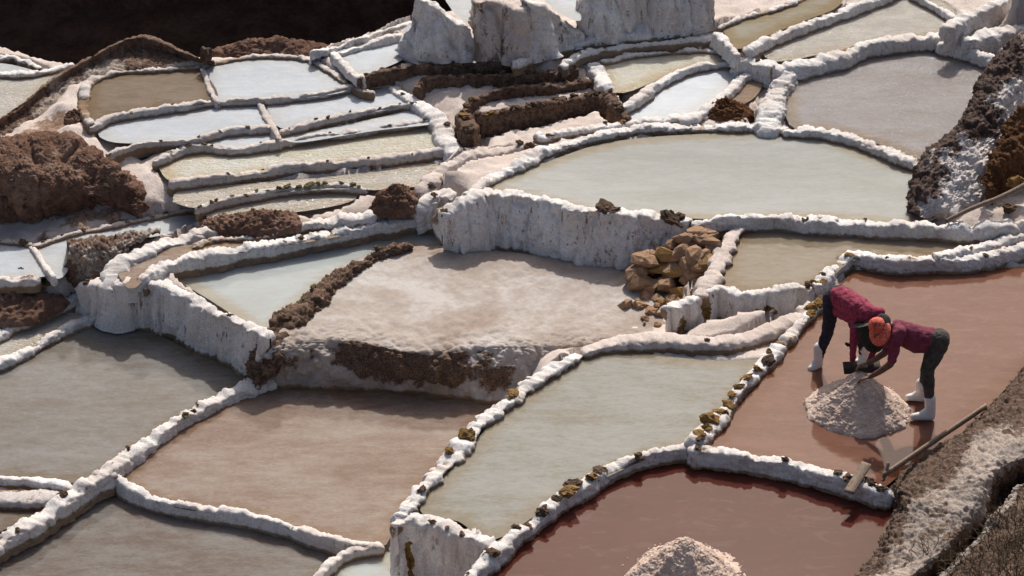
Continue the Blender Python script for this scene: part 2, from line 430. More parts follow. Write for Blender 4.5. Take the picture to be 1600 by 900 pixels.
FOOT = []           # strips of ground that lie under dykes and at wall feet
def dyke(label, pts, w, zf, zn, mat='salt', dirt=0.12, lump=1.0, ds=0.024, fdirt=None, name='salt_dyke', cat='salt dyke',
         batter=0.10, stones=(), flute=None, wob=1.0, spots=(), crag=0.0, amber=True):
    """bank of crusted salt along a crest drawn left to right; zf / zn are the water levels on its far and near side.
    stones: (number, size, material) scattered on the crest, or (position along, size, material, single)"""
    P = np.array([list(at(p[0], p[1], p[2])) + [p[3] if len(p) > 3 else w] for p in pts])
    C, s = resample(catmull(P), ds)
    n = len(C); L = s[-1]
    sd = int(abs(P[0, 0] * 131 + P[-1, 1] * 57)) % 9973
    W = C[:, 3] * (1 + wob * (0.50 * fbm(C[:, :3], 1.1, 2, sd) + 0.26 * fbm(C[:, :3], 6.0, 2, sd + 23)))
    C = C.copy()
    C[:, 2] += wob * np.minimum(1, W / .16) * (0.020 * fbm(C[:, :3] + 9, 2.0, 3, sd + 3) + 0.034 * fbm(C[:, :3] + 19, 6.0, 3, sd + 13)) - wob * .045 * np.minimum(1, W / .16) * sstep(.12, .5, fbm(C[:, :3] + 63, 3.2, 2, sd + 71)) + crag * fbm(C[:, :3] + 5, 2.6, 4, sd + 14, gain=.65)
    C[:, :2] += 0.03 * wob * np.stack([fbm(C[:, :3] + 31, 1.5, 2, sd + 5), fbm(C[:, :3] + 57, 1.5, 2, sd + 7)], 1)
    T = np.gradient(C[:, :2], axis=0); T /= np.linalg.norm(T, axis=1, keepdims=True) + 1e-9
    N = np.stack([-T[:, 1], T[:, 0]], 1)
    r = np.minimum(0.42 * W, 0.16)
    dl = np.maximum(C[:, 2] - (zf - 0.06), 0.05); dr = np.maximum(C[:, 2] - (zn - 0.06), 0.05)
    nl = max(3, int(dl.max() / ds)); nr = max(3, int(dr.max() / ds)); nt = max(7, int(W.mean() * 1.4 / ds))
    e = np.minimum(np.clip(s / (0.5 * W), 0, 1), np.clip((L - s) / (0.5 * W), 0, 1)); e = np.sqrt(np.clip(1 - (1 - e) ** 2, 0.0, 1)); e = np.maximum(e, 0.02)
    U, Z = [], []
    for k in range(nl):
        f = 1 - k / nl
        U.append(-(W / 2) - batter * dl * f); Z.append(-r - np.maximum(dl - r, 0) * f)
    for k in range(nt + 1):
        a = math.pi * (1 - k / nt); ca = math.copysign(abs(math.cos(a)) ** 0.42, math.cos(a))
        U.append(W / 2 * ca); Z.append(-r + r * math.sin(a))
    for k in range(1, nr + 1):
        f = k / nr
        U.append((W / 2) + batter * dr * f); Z.append(-r - np.maximum(dr - r, 0) * f)
    U = np.stack(U, 1) * e[:, None]; Z = np.stack(Z, 1)
    Z = Z - (1 - e[:, None]) * r[:, None] * 0.9
    G = np.zeros((n, U.shape[1], 3))
    G[..., 0] = C[:, None, 0] - N[:, None, 0] * U * -1 * -1
    G[..., 0] = C[:, None, 0] + (-N[:, None, 0]) * U
    G[..., 1] = C[:, None, 1] + (-N[:, None, 1]) * U
    G[..., 2] = C[:, None, 2] + Z
    nm = normals_grid(G)
    p = G.reshape(-1, 3)
    slump = 0.05 * np.clip(fbm(p * [1, 1, 0] + 13, 2.4, 3, sd + 51), -.3, 1).reshape(n, -1) * (1 - np.abs(nm[..., 2]))
    sc = lump * min(1.0, float(W.mean()) / 0.19) ** 0.6
    d = 0.030 * fbm(p, 3.0, 2, sd) + 0.024 * fbm(p, 9.5, 4, sd + 1, gain=.65, billow=True) + 0.022 * fbm(p, 28, 3, sd + 2, gain=.65, billow=True)
    w1, w2 = worley(p * [1, 1, 1.25], 8.0, sd % 97)
    d = d + 0.030 * (0.55 - w1) * sstep(-.5, .35, fbm(p + 3, 1.6, 2, sd + 41)) - 0.018 * sstep(.14, .0, w2 - w1)
    d = slump + d.reshape(n, -1) * sc * (0.85 - 0.35 * np.clip(1 - np.abs(nm[..., 2]), 0, 1) * (1 if max(dl.max(), dr.max()) > .42 else 0))
    fl = flute if flute is not None else (1.0 if max(dl.max(), dr.max()) > 0.42 else 0.25)
    q = p * np.array([1, 1, 0.16])
    steep = (1 - np.abs(nm[..., 2]))
    d += fl * steep * (0.075 * fbm(q, 4.0, 3, sd + 4, billow=True) + 0.03 * fbm(q, 14, 3, sd + 6, billow=True)).reshape(n, -1)
    if max(dl.max(), dr.max()) > .42:
        c1, c2 = worley(p * [1, 1, .16] + 7, 3.3, sd % 89)
        col_ = (0.075 * (.55 - c1) - 0.055 * sstep(.16, .0, c2 - c1)).reshape(n, -1)
        d += steep * col_ * max(1.0, fl)
    G = G + nm * d[..., None]
    side = np.arange(U.shape[1])
    hw = np.where(side[None, :] < nl + nt // 2, G[..., 2] - zf, G[..., 2] - zn)
    if not amber: hw = np.ones_like(hw)
    if dirt < .3: dirt = .30 + .5 * dirt
    if fdirt is not None and fdirt < .3: fdirt = .285 + .45 * fdirt
    dirt_a = np.full((n, U.shape[1]), float(dirt))
    crestd = 0.10 * sstep(.1, .5, fbm(p + 77, 1.7, 3, sd + 9)).reshape(n, -1) * (nm[..., 2] > .3)
    if fdirt is not None:
        face = (side >= nl + nt * 0.85) if dr.max() >= dl.max() else (side <= nl + nt * 0.15)
        dirt_a[:, face] = fdirt
    dirt_a = dirt_a + crestd
    tn = (s / L)[:, None]
    for t0, z0, rt, rz, val in spots:
        q2 = ((tn - t0) * L / rt) ** 2 + ((G[..., 2] - z0) / rz) ** 2 + 1.3 * fbm(p + 5, 7, 4, sd + 31, gain=.65).reshape(n, -1)
        dirt_a = np.maximum(dirt_a, np.where(side[None, :] > nl, val * sstep(1.5, 0.4, q2), 0))
    hw_l, hw_r = W / 2 + batter * dl + 0.10, W / 2 + batter * dr + 0.10
    k3 = slice(None, None, 6)
    st_c = C[k3, :2]; nn = N[k3]
    if (dl > .30).any(): FOOT.append((np.vstack([st_c, (st_c + nn * hw_l[k3, None])[::-1]]), zf - .08))
    if (dr > .30).any(): FOOT.append((np.vstack([st_c, (st_c - nn * hw_r[k3, None])[::-1]]), zn - .08))
    FOOT.append((np.vstack([st_c + nn * (W[k3, None] / 2), (st_c - nn * (W[k3, None] / 2))[::-1]]), float(C[:, 2].min()) - .10))
    o = link_mesh(name, G.reshape(-1, 3), grid_faces(n, U.shape[1]), M[mat], attrs={'hw': hw.ravel(), 'dirt': dirt_a.ravel()})
    rebase(o); tag(o, label, cat)
    for st in stones:
        cnt, size, mk = st[:3]
        tt = [cnt] if len(st) > 3 else (np.arange(cnt) + RNG.uniform(0.1, 0.9, cnt)) / cnt
        for t in tt:
            i = int(np.clip(t, 0, 0.999) * n); u = random.uniform(-0.3, 0.3) * W[i]
            sz = size * random.uniform(0.6, 1.1) * (0.95 if mk != 'rock_white' else 1.0)
            place_rock('stone', (C[i, 0] - N[i, 0] * u, C[i, 1] - N[i, 1] * u, C[i, 2] + sz * 0.02), sz, mk, o, 0.5, smooth=(mk == 'rock_white'))
    return o

def patch(name, label, cat, rows, nu, nv, mat, amp=0.05, freq=2.5, dirt=None, kind=None, fine=0.012, hw=None, dvar=0.3, amps=None, mid=0.6, gully=0.0):
    """surface through rows of (px, py, z) points"""
    A = []
    for rw in rows:
        P = np.array([p if len(p) == 4 else at(*p) for p in rw])[:, :3] if len(rw[0]) == 3 else np.array([p[:3] for p in rw])
        A.append(resample(catmull(P, 10), n=nv)[0])
    A = np.stack(A, 0)                                  # rows x nv x 3
    K = len(A)
    D = np.array(dirt if dirt is not None else [0.3] * K, float)
    cols = np.concatenate([A.reshape(K, -1), np.array(amps if amps else [amp] * K, float)[:, None], D[:, None]], 1)
    S = catmull(cols, max(2, int(nu / (K - 1))))
    amp = np.repeat(np.maximum(S[:, -2:-1], .002), nv, 1).ravel(); G = S[:, :-2].reshape(len(S), nv, 3); dd = np.repeat(S[:, -1:], nv, 1)
    nm = normals_grid(G); nm *= np.where(nm[..., 2:].mean() < 0, -1, 1)
    p = G.reshape(-1, 3); sd = int(abs(p[0, 0] * 91 + p[0, 1] * 17)) % 7919
    d = amp * fbm(p, freq, 4, sd) + amp * mid * fbm(p, freq * 3, 3, sd + 5, billow=True) - gully * np.maximum(0, .5 - 2.2 * np.abs(fbm(p * [1, .35, .35], 3.2, 3, sd + 61))) + fine * fbm(p, 30, 2, sd + 8, billow=True)
    G = G + nm * d.reshape(G.shape[:2])[..., None]
    dd = dd + np.where(dd > .3, 1.0, .35) * dvar * fbm(p * [1, 1, .3] + 41, 1.1, 3, sd + 12).reshape(dd.shape)
    H = np.full(G.shape[:2], 1.0) if hw is None else G[..., 2] - hw
    o = link_mesh(name, G.reshape(-1, 3), grid_faces(len(S), nv), M[mat], attrs={'hw': H.ravel(), 'dirt': dd.ravel()})
    rebase(o); tag(o, label, cat, kind=kind)
    return o

def heap(name, label, cat, c, rx, ry, h, mat, amp=0.06, power=1.1, dirt=0.9, nr=46, na=120, freq=4.0, tip=0.12, kind=None, foot=0.25, fine=0.014, mid=0.7):
    rr = np.linspace(0, 1, nr); aa = np.linspace(0, 2 * math.pi, na)
    Rr, Aa = np.meshgrid(rr, aa, indexing='ij')
    sd = int(abs(c[0] * 77 + c[1] * 13)) % 997
    ring = np.stack([np.cos(Aa), np.sin(Aa), Aa * 0], -1).reshape(-1, 3)
    wob = (1 + 0.13 * fbm(ring * 1.3 + c[0], 1.5, 3, sd)).reshape(Rr.shape)
    x = c[0] + Rr * rx * wob * np.cos(Aa); y = c[1] + Rr * ry * wob * np.sin(Aa)
    prof = (1 - np.sqrt(Rr ** 2 + tip ** 2) + tip * 0.5) ** power
    prof = np.where(Rr > 0.82, prof, prof)
    z = c[2] + h * np.clip(prof, -0.3, 1.2) / (1 - tip * 0.5) ** power - 0.06 * sstep(0.9, 1.0, Rr)
    G = np.stack([x, y, z], -1); p = G.reshape(-1, 3)
    nm = normals_grid(G)
    nm *= np.where(nm[..., 2:] < 0, -1, 1)
    d = amp * fbm(p, freq, 4, sd) + amp * mid * fbm(p, freq * 3.2, 3, sd + 4, billow=True) + fine * fbm(p, 34, 2, sd + 6, billow=True)
    edge = 1 - foot * sstep(0.8, 1, Rr)
    d = d.reshape(Rr.shape) * edge
    d[:, -1] = d[:, 0]; d[0, :] = d[0, 0]
    G = G + nm * d[..., None]; G[:, -1] = G[:, 0]; G[0, :] = G[0, 0]
    o = link_mesh(name, G.reshape(-1, 3), grid_faces(nr, na)[:, ::-1], M[mat], attrs={'hw': np.full(Rr.size, 1.0), 'dirt': np.full(Rr.size, dirt)})
    rebase(o); tag(o, label, cat, kind=kind)
    return o

# ------------------------------------------------------------------ water of the ponds
G_ = lambda *c: lin(*c)
def wm(name, a, b, c=None, **k): return water_mat(name, lin(*a), lin(*b), c3=lin(*c) if c else None, **k)
Wt = {
 'red':   wm('red_brine', (100, 70, 57), (112, 80, 68), scale=0.7, bump=0.015, bscale=5),
 'deep':  wm('deep_red_brine', (70, 36, 29), (77, 41, 35), scale=0.5, bump=0.006, bscale=4),
 'sage':  wm('sage_brine', (112, 109, 97), (123, 124, 119), (131, 132, 128), scale=0.9, bump=0.018, bscale=10),
 'green': wm('grey_green_brine', (104, 97, 87), (113, 110, 105), (123, 121, 118), scale=0.8, bump=0.02, bscale=9),
 'brown': wm('brown_brine', (109, 90, 78), (125, 109, 98), (135, 125, 116), scale=0.8, bump=0.02, bscale=9),
 'dusk':  wm('dark_brown_brine', (89, 77, 70), (102, 96, 91), (111, 109, 106), scale=0.9, bump=0.015, bscale=9),
 'milk':  wm('milky_brine', (153, 154, 148), (162, 164, 161), scale=0.7, bump=0.04, bscale=10),
 'pale':  wm('pale_brine', (152, 156, 154), (158, 165, 165), scale=0.8, bump=0.02, bscale=8),
 'tan':   wm('tan_brine', (111, 100, 82), (121, 111, 96), (128, 119, 105), scale=1.0, bump=0.02, bscale=8),
 'straw': wm('straw_brine', (140, 132, 114), (150, 146, 133), scale=1.0, bump=0.06),
 'cream': wm('cream_brine', (193, 188, 170), (204, 203, 193), scale=1.2, rough=0.06, bump=0.5, bscale=15),
 'umber': wm('umber_brine', (109, 96, 83), (124, 113, 100), scale=1.2, bump=0.12, bscale=9),
 'white': wm('white_salt_and_glare', (163, 169, 176), (177, 184, 190), scale=0.8, rough=0.3, bump=0.10, bscale=14, sss=0.3, margin=0.25),  # besides white salt, this base colour paints in sky glare on the upper-left ponds
 'glint': wm('glinting_brine', (146, 139, 135), (158, 155, 154), scale=0.8, rough=0.10, bump=0.5, bscale=15),
 'glint2': wm('glinting_cream_brine', (178, 173, 163), (200, 196, 188), scale=1.2, rough=0.09, bump=0.58, bscale=15, margin=0.35),
 'channel': wm('channel_brine', (127, 112, 103), (147, 138, 131), scale=1.4, bump=0.12),
}
pond('reddish brown pond in which two workers stand beside a salt pile', [(1335,424),(1420,428),(1500,424),(1600,420),(1690,415),(1700,470),(1660,530),(1600,572),(1545,628),(1480,690),(1400,742),(1370,758),(1300,742),(1230,726),(1150,708),(1115,702),(1140,660),(1200,590),(1250,530),(1290,478)], 0.34, Wt['red'], off=0.04)
pond('dark red pond with a salt pile at the bottom edge', [(1050,728),(1120,728),(1200,738),(1280,752),(1340,765),(1395,782),(1400,805),(1370,860),(1320,930),(1290,990),(720,990),(770,905),(850,815),(950,750)], 0.18, Wt['deep'], off=0.04)
pond('pale grey green pond below the rock heap, closed by stone rims', [(908,562),(960,550),(1050,560),(1120,566),(1195,566),(1178,590),(1130,650),(1085,695),(1040,702),(940,745),(850,792),(770,840),(720,812),(662,797),(710,735),(780,655),(850,600)], 0.30, Wt['sage'], off=0.04)
pond('light brown pond in front of the dry salt plateau', [(185,750),(250,692),(340,640),(430,606),(530,612),(640,614),(770,632),(765,650),(700,715),(650,770),(605,835),(590,850),(545,846),(480,830),(400,806),(300,793),(240,778),(205,762)], -0.52, Wt['brown'], off=0.06)
pond('dark brown pond in the bottom left corner', [(170,768),(215,775),(265,796),(340,808),(440,826),(530,860),(490,905),(450,990),(-120,990),(-80,895),(0,852),(60,820),(120,788)], -0.66, Wt['dusk'])
pond('small pale pond at the bottom edge under the white block wall', [(500,915),(545,876),(592,866),(625,890),(700,925),(740,990),(470,990)], -0.60, Wt['pale'])
pond('large grey green pond at the left edge', [(-90,600),(0,570),(40,556),(80,534),(115,515),(155,505),(200,508),(245,527),(300,553),(360,580),(375,598),(320,640),(260,668),(205,708),(165,742),(110,750),(0,742),(-90,742)], -0.48, Wt['green'], off=0.06)
pond('sliver of water behind the low rim at the lower left edge', [(-60,798),(0,793),(50,797),(25,815),(-30,840),(-70,850)], -0.60, Wt['dusk'], off=0.04)
pond('pale milky pond behind the tall left salt wall', [(272,431),(330,414),(420,398),(540,382),(620,370),(682,358),(680,384),(640,384),(600,394),(562,412),(524,428),(488,454),(440,494),(418,522),(370,490),(320,458)], 0.00, Wt['pale'], off=0.06)
pond('narrow channel of water above the milky pond', [(190,428),(208,405),(255,393),(300,385),(420,374),(520,360),(545,352),(540,364),(430,384),(330,400),(280,410),(240,422),(220,436),(205,448)], 0.20, Wt['channel'], off=0.05)
pond('big milky cream pond in the upper right', [(766,296),(817,271),(867,254),(935,231),(1002,220),(1070,215),(1150,212),(1229,213),(1296,224),(1364,250),(1440,275),(1460,300),(1440,346),(1364,342),(1296,338),(1229,337),(1144,340),(1070,336),(1000,338),(942,334),(884,316),(820,302)], 0.62, Wt['milk'])
pond('tan pond between rock heap and workers', [(1133,440),(1142,405),(1156,372),(1175,356),(1208,348),(1249,352),(1296,360),(1397,367),(1530,378),(1600,372),(1560,385),(1465,398),(1357,400),(1328,404),(1308,416),(1276,444),(1229,450),(1178,455),(1140,448)], 0.47, Wt['tan'], off=0.07)
pond('glittering rosy pond in the upper right beside the dark outcrop', [(1239,118),(1296,106),(1364,89),(1465,74),(1499,82),(1545,98),(1570,120),(1560,150),(1520,202),(1460,245),(1430,240),(1364,217),(1296,198),(1242,193)], 0.72, Wt['glint'])
pond('pale cream pond at the top right edge', [(1192,77),(1249,52),(1330,21),(1384,0),(1410,-12),(1450,-5),(1489,22),(1480,45),(1431,55),(1347,69),(1279,82),(1215,93)], 0.88, Wt['glint2'], off=0.07)
pond('straw coloured pond at the top edge', [(1132,38),(1195,25),(1249,4),(1270,-8),(1310,-8),(1300,12),(1249,32),(1175,62),(1151,74),(1140,56)], 1.00, Wt['straw'], off=0.06)
pond('white pond between two curved dykes above the big cream pond', [(972,168),(1000,150),(1029,136),(1070,117),(1094,106),(1138,102),(1152,116),(1126,142),(1096,166),(1067,178),(1000,188),(975,182)], 0.68, Wt['white'], off=0.06)
pond('cream pond just below the upper channel dykes', [(951,102),(1002,92),(1070,88),(1110,84),(1138,92),(1090,100),(1060,108),(1019,121),(970,140),(956,128)], 0.76, Wt['cream'], off=0.12)
pond('thin water strip along the dyke right of the white pond', [(1120,165),(1150,140),(1180,118),(1192,122),(1178,150),(1150,165)], 0.66, Wt['channel'], off=0.03)
pond('white pond at the foot of the tall upper walls', [(538,82),(575,72),(614,62),(622,75),(618,90),(591,103),(562,114),(545,100)], 0.86, Wt['white'], off=0.12)
pond('small white pan left of the upper walls', [(632,46),(662,32),(668,60),(655,75),(645,60)], 0.98, Wt['white'], off=0.04)
pond('brown pond at the foot of the dark ridge', [(140,140),(150,127),(179,118),(233,114),(300,107),(318,118),(334,154),(280,166),(213,174),(169,184),(145,190),(139,165)], 0.72, Wt['umber'], off=0.05)
pond('bright white pond right of the brown ridge pond', [(324,114),(337,104),(388,96),(439,94),(472,99),(505,114),(540,137),(506,147),(439,153),(341,157),(332,138)], 0.72, Wt['white'], off=0.05)
pond('long white pond below the brown ridge pond', [(158,204),(169,194),(236,183),(304,175),(354,166),(407,164),(424,197),(371,203),(337,208),(297,220),(253,221),(189,221),(163,214)], 0.64, Wt['white'], off=0.05)
pond('white strip pond right of the long white pond', [(422,167),(480,160),(530,151),(614,140),(638,160),(560,177),(500,186),(442,198)], 0.65, Wt['white'], off=0.05)
pond('small white pond in the middle of the upper left ponds', [(325,223),(368,210),(432,205),(442,219),(400,229),(350,231)], 0.57, Wt['white'], off=0.05)
pond('thin white strip pond above the long cream pond', [(442,216),(530,199),(600,184),(660,172),(686,189),(600,200),(540,209),(470,220)], 0.58, Wt['white'], off=0.05)
pond('long cream pond among the upper left strips', [(252,260),(280,249),(317,241),(365,240),(440,231),(540,218),(620,207),(684,203),(694,233),(620,244),(560,251),(440,263),(330,279),(272,281)], 0.49, Wt['cream'], off=0.05)
pond('tiny glinting pool beside the brown mound', [(198,240),(210,234),(245,231),(238,241),(205,246)], 0.47, Wt['glint2'], off=0.03)
pond('glinting pond above the rim of dark clods', [(275,314),(290,299),(400,288),(530,277),(672,257),(668,284),(600,294),(530,293),(450,297),(400,303),(340,314),(305,322)], 0.39, Wt['glint2'], off=0.05)
pond('sliver of glinting water below the rim of dark clods', [(325,338),(340,326),(400,315),(470,306),(545,302),(548,312),(500,324),(430,333),(380,338)], 0.30, Wt['glint2'], off=0.04)
pond('white strip pond below the brown mound', [(57,382),(111,371),(175,358),(236,346),(287,339),(320,341),(322,350),(280,360),(216,372),(160,380),(112,390),(100,425),(84,430)], 0.10, Wt['white'], off=0.04)
pond('white pond at the left edge under the brown mound', [(-60,384),(0,381),(45,383),(60,410),(72,428),(40,432),(0,434),(-60,436)], 0.10, Wt['white'], off=0.04)
pond('glinting pond strip at the left edge', [(-60,545),(0,524),(27,515),(68,499),(101,491),(125,496),(101,510),(68,528),(34,547),(-60,590)], -0.40, Wt['glint2'], off=0.05)
pond('pond at the far left behind the dark ridge', [(-80,118),(0,117),(60,116),(85,118),(55,150),(20,180),(-80,230)], 0.45, Wt['glint2'], off=0.05)
pond('small white pond at the far left edge', [(-60,100),(0,100),(37,107),(50,112),(0,113),(-60,112)], 0.50, Wt['white'], off=0.03)
zu1, zu2 = 1.50, 1.42
pond('white salt pan on top of the left upper wall', [(690,-12),(735,-12),(738,20),(732,32),(712,20)], zu1 - 0.05, Wt['white'], off=0.02)
pond('white salt pan on top of the upper wall right of the rusty stretch', [(840,-12),(905,-12),(906,20),(902,32),(870,15)], zu2 - 0.05, Wt['white'], off=0.02)


# ------------------------------------------------------------------ dykes and retaining walls of salt
B_, O_, W_k, OL = 'rock_brown', 'rock_ochre', 'rock_white', 'rock_olive'
def line(z, *xy): return [(xy[i], xy[i + 1], z) for i in range(0, len(xy), 2)]
# foreground
dyke('long salt dyke running diagonally from the lower left corner to the dry plateau', line(-0.38, -40,862, 0,838, 45,812, 95,778, 130,754, 165,736, 205,706, 245,676, 290,645, 340,617, 385,598, 432,582), 0.19, -0.48, -0.58, dirt=.2,
     stones=[(.44, .055, B_, 1), (.51, .06, B_, 1), (.70, .07, OL, 1), (.73, .06, B_, 1), (.76, .05, B_, 1), (.28, .06, B_, 1), (.07, .07, OL, 1), (.12, .05, B_, 1)])
dyke('thin salt rim between light brown pond and dark brown corner pond', line(-0.46, 172,742, 215,764, 265,781, 320,790, 380,797, 440,813, 490,830, 540,846, 592,850), 0.13, -0.52, -0.66, dirt=.1, lump=.8, stones=[(.03, .07, B_, 1)])
dyke('short salt rim at bottom edge left of the block wall', line(-0.46, 470,930, 495,898, 520,873, 550,855, 600,848), 0.14, -0.66, -0.6, dirt=.12, lump=.8)
d5 = dyke('rim of pale salt blocks between sage pond and brown pond', line(0.38, 618,812, 645,778, 682,736, 717,697, 752,657, 792,626, 832,596, 872,571, 908,548), 0.18, -0.55, 0.3, dirt=.12, batter=.05,
     stones=[(.43, .10, O_, 1), (.44, .09, O_, 1), (.69, .115, O_, 1), (.35, .07, O_, 1), (.15, .06, B_, 1)])
for i in range(24):
    t = (i + .5) / 24
    q = catmull(np.array([at(x, y, .08) for x, y in [(640,785),(682,738),(717,699),(752,659),(792,628),(832,598),(872,573),(905,550)]]), 12)
    c = q[int(t * (len(q) - 1))]
    place_rock('stone', (c[0] + random.uniform(-.03, .03), c[1], c[2] + .015), random.uniform(.10, .145), W_k, d5, .55, rz=random.uniform(-.3, .9), smooth=True)
dyke('tall white block wall with an ochre recess at bottom edge', line(0.36, 612,822, 640,803, 668,803, 705,816, 745,834, 775,850), 0.2, 0.3, -0.68, dirt=.10, fdirt=.22, batter=.02, mat='salt_ochre', name='salt_wall', cat='salt wall',
     stones=[(.42, .06, O_, 1), (.68, .045, B_, 1), (.55, .04, B_, 1)],
     spots=[(.17, -.3, .09, .34, 1.0)])
dyke('curved salt dyke studded with dark clods above the dark red pond', line(0.36, 690,955, 735,900, 770,862, 800,834, 850,795, 900,758, 950,728, 1000,710, 1050,697, 1095,692), 0.17, 0.3, 0.18, dirt=.2,
     stones=[(9, .06, B_), (.38, .085, B_, 1), (.41, .08, B_, 1), (.25, .09, B_, 1), (.47, .07, B_, 1), (.57, .09, O_, 1), (.6, .085, B_, 1), (.66, .08, O_, 1), (.7, .08, B_, 1), (.08, .06, OL, 1)])
dyke('white salt dyke between the two red ponds, broken at its right end', line(0.4, 1075,695, 1130,702, 1180,710, 1230,720, 1280,732, 1330,748, 1395,764), 0.18, 0.34, 0.18, dirt=.18,
     stones=[(.46, .06, B_, 1), (.72, .07, B_, 1), (.78, .10, B_, 1), (.82, .09, B_, 1), (.87, .10, B_, 1), (.93, .09, B_, 1), (.06, .05, B_, 1)])
dyke('salt dyke with mustard brown clods left of the workers', line(0.44, 1085,690, 1105,665, 1130,640, 1155,612, 1182,580, 1210,550, 1238,516, 1262,490, 1290,462), 0.17, 0.3, 0.34, dirt=.22, mat='salt_ochre',
     stones=[(.05, .10, O_, 1), (.09, .11, O_, 1), (.14, .11, O_, 1), (.19, .12, O_, 1), (.24, .10, O_, 1), (.29, .09, O_, 1), (.34, .11, O_, 1), (.02, .08, B_, 1), (.40, .09, O_, 1), (.47, .10, O_, 1), (.53, .08, B_, 1), (.65, .09, O_, 1), (.58, .07, O_, 1), (.9, .11, O_, 1), (.94, .10, O_, 1), (.98, .10, B_, 1), (.86, .10, O_, 1)])
dyke('broad smooth salt dyke along the top of the sage pond', line(0.42, 905,545, 940,533, 990,527, 1040,525, 1090,531, 1140,528, 1190,515, 1230,497, 1262,485), 0.26, 0.12, 0.3, dirt=.06, mat='salt_rosy', lump=.7, wob=.6, stones=[(.52, .035, B_, 1)])
dyke('fluted salt wall below the tan pond beside the rock heap', line(0.54, 1040,482, 1066,470, 1094,459, 1134,448, 1171,456, 1212,452, 1249,445, 1280,437), 0.16, 0.47, 0.1, dirt=.05, fdirt=.27, mat='salt_ochre', name='salt_wall', cat='salt wall', batter=.06,
     stones=[(.93, .08, B_, 1), (.97, .09, O_, 1)], spots=[(.64, .26, .16, .15, .85), (.28, .3, .08, .2, .7), (.1, .25, .1, .2, .6)])
dyke('salt dyke along the far side of the workers\' pond', line(0.53, 1272,446, 1300,420, 1328,394, 1360,398, 1410,404, 1470,403, 1530,398, 1600,382, 1660,368), 0.17, 0.47, 0.34, dirt=.10,
     stones=[(.08, .08, B_, 1), (.24, .07, O_, 1), (.38, .035, B_, 1), (.43, .04, B_, 1), (.70, .05, B_, 1), (.05, .07, O_, 1)])
dyke('short salt dyke lapping over the right end of the workers\' far dyke', line(0.57, 1455,397, 1505,386, 1545,378, 1590,366, 1650,355), 0.14, 0.47, 0.4, dirt=.18, stones=[(.3, .04, O_, 1)])
dyke('smooth ribbed salt dyke curving between rock heap and tan pond', line(0.56, 1092,462, 1108,435, 1124,405, 1138,378, 1156,354, 1190,341, 1225,338), 0.25, 0.1, 0.47, dirt=.03, mat='salt_rosy', lump=.55, wob=.5)
dyke('long salt dyke between big cream pond and tan pond', line(0.68, 1075,345, 1120,340, 1180,336, 1240,337, 1300,341, 1350,344, 1420,347, 1490,351, 1550,349, 1620,340, 1680,330), 0.19, 0.62, 0.47, dirt=.10,
     stones=[(.30, .05, B_, 1), (.34, .045, W_k, 1), (.38, .06, W_k, 1), (.31, .05, B_, 1), (.45, .03, B_, 1)])
dyke('tall grey fluted salt wall holding up the big cream pond', [(694,352,.42,.3),(702,325,.60,.3),(735,305,.72,.3),(775,297,.72,.26),(817,300,.72,.22),(867,312,.72,.22),(905,323,.72,.22),(952,329,.72,.22),(1000,331,.72,.22),(1040,334,.72,.22),(1085,342,.70,.22)], .25, .54, -.02, dirt=.08, fdirt=.14, batter=.30, mat='salt_wall', name='salt_wall', cat='salt wall',
     stones=[(.685, .17, B_, 1), (.71, .14, B_, 1), (.92, .15, B_, 1), (.94, .13, B_, 1), (.05, .07, B_, 1)],
     spots=[(.11, .35, .12, .22, .5)])
dyke('white salt dyke round the upper left of the big cream pond', line(0.72, 728,305, 748,286, 775,268, 820,247, 860,230, 920,212, 980,199, 1040,193, 1100,192, 1160,193, 1235,197), 0.22, 0.6, 0.62, dirt=.04, lump=1.15)
dyke('inner salt dyke behind the big cream pond left part', line(0.7, 838,205, 850,212, 870,206, 930,196, 990,190, 1050,182, 1110,178), 0.18, 0.56, 0.6, dirt=.10, stones=[(.1, .06, B_, 1), (.42, .05, OL, 1), (.5, .05, O_, 1)])
dyke('salt dyke between big cream pond and glittering rosy pond', line(0.76, 1220,198, 1270,200, 1320,207, 1370,226, 1410,243, 1460,256), 0.2, 0.72, 0.62, dirt=.05)
dyke('wide hummocky salt bank left of the glittering rosy pond', [(1196,200,.78,.42),(1208,165,.82,.42),(1218,130,.87,.38),(1232,104,.92,.3)], .4, .64, .72, amber=False, dirt=.04, lump=1.2)
dyke('thick salt dyke behind the glittering rosy pond', line(0.94, 1205,106, 1255,97, 1310,83, 1350,68, 1400,58, 1470,54, 1530,60, 1580,75), 0.23, 0.88, 0.72, dirt=.05, stones=[(.02, .06, W_k, 1)])
dyke('salt dyke at the upper right corner of the rosy pond', line(0.92, 1462,62, 1505,72, 1545,85, 1585,100), 0.24, 0.88, 0.72, dirt=.06)
dyke('salt dyke between straw pond and pale cream pond', line(1.05, 1160,78, 1200,57, 1250,38, 1310,17, 1370,-6, 1430,-30), 0.17, 1, 0.88, dirt=.07, ds=.028)
dyke('thin rim above the straw coloured pond', line(1.06, 1122,42, 1160,26, 1210,12, 1245,-2, 1290,-20), 0.12, 1, 1, dirt=.22, ds=.028)
dyke('stubby salt rim left of the straw coloured pond', line(1.06, 1120,48, 1130,60, 1140,72, 1152,84), 0.15, 1, 0.9, amber=False, dirt=.15, ds=.028)
dyke('white salt hump where the upper right dykes meet', line(0.92, 1138,92, 1162,92, 1195,98, 1222,104), 0.22, 0.85, 0.66, amber=False, dirt=.06, ds=.028, stones=[(.5, .05, B_, 1)])
dyke('curved dyke between white pond and cream pond', line(0.81, 970,168, 1000,147, 1025,128, 1060,110, 1100,98, 1148,94), 0.14, 0.76, 0.68, dirt=.08, ds=.028)
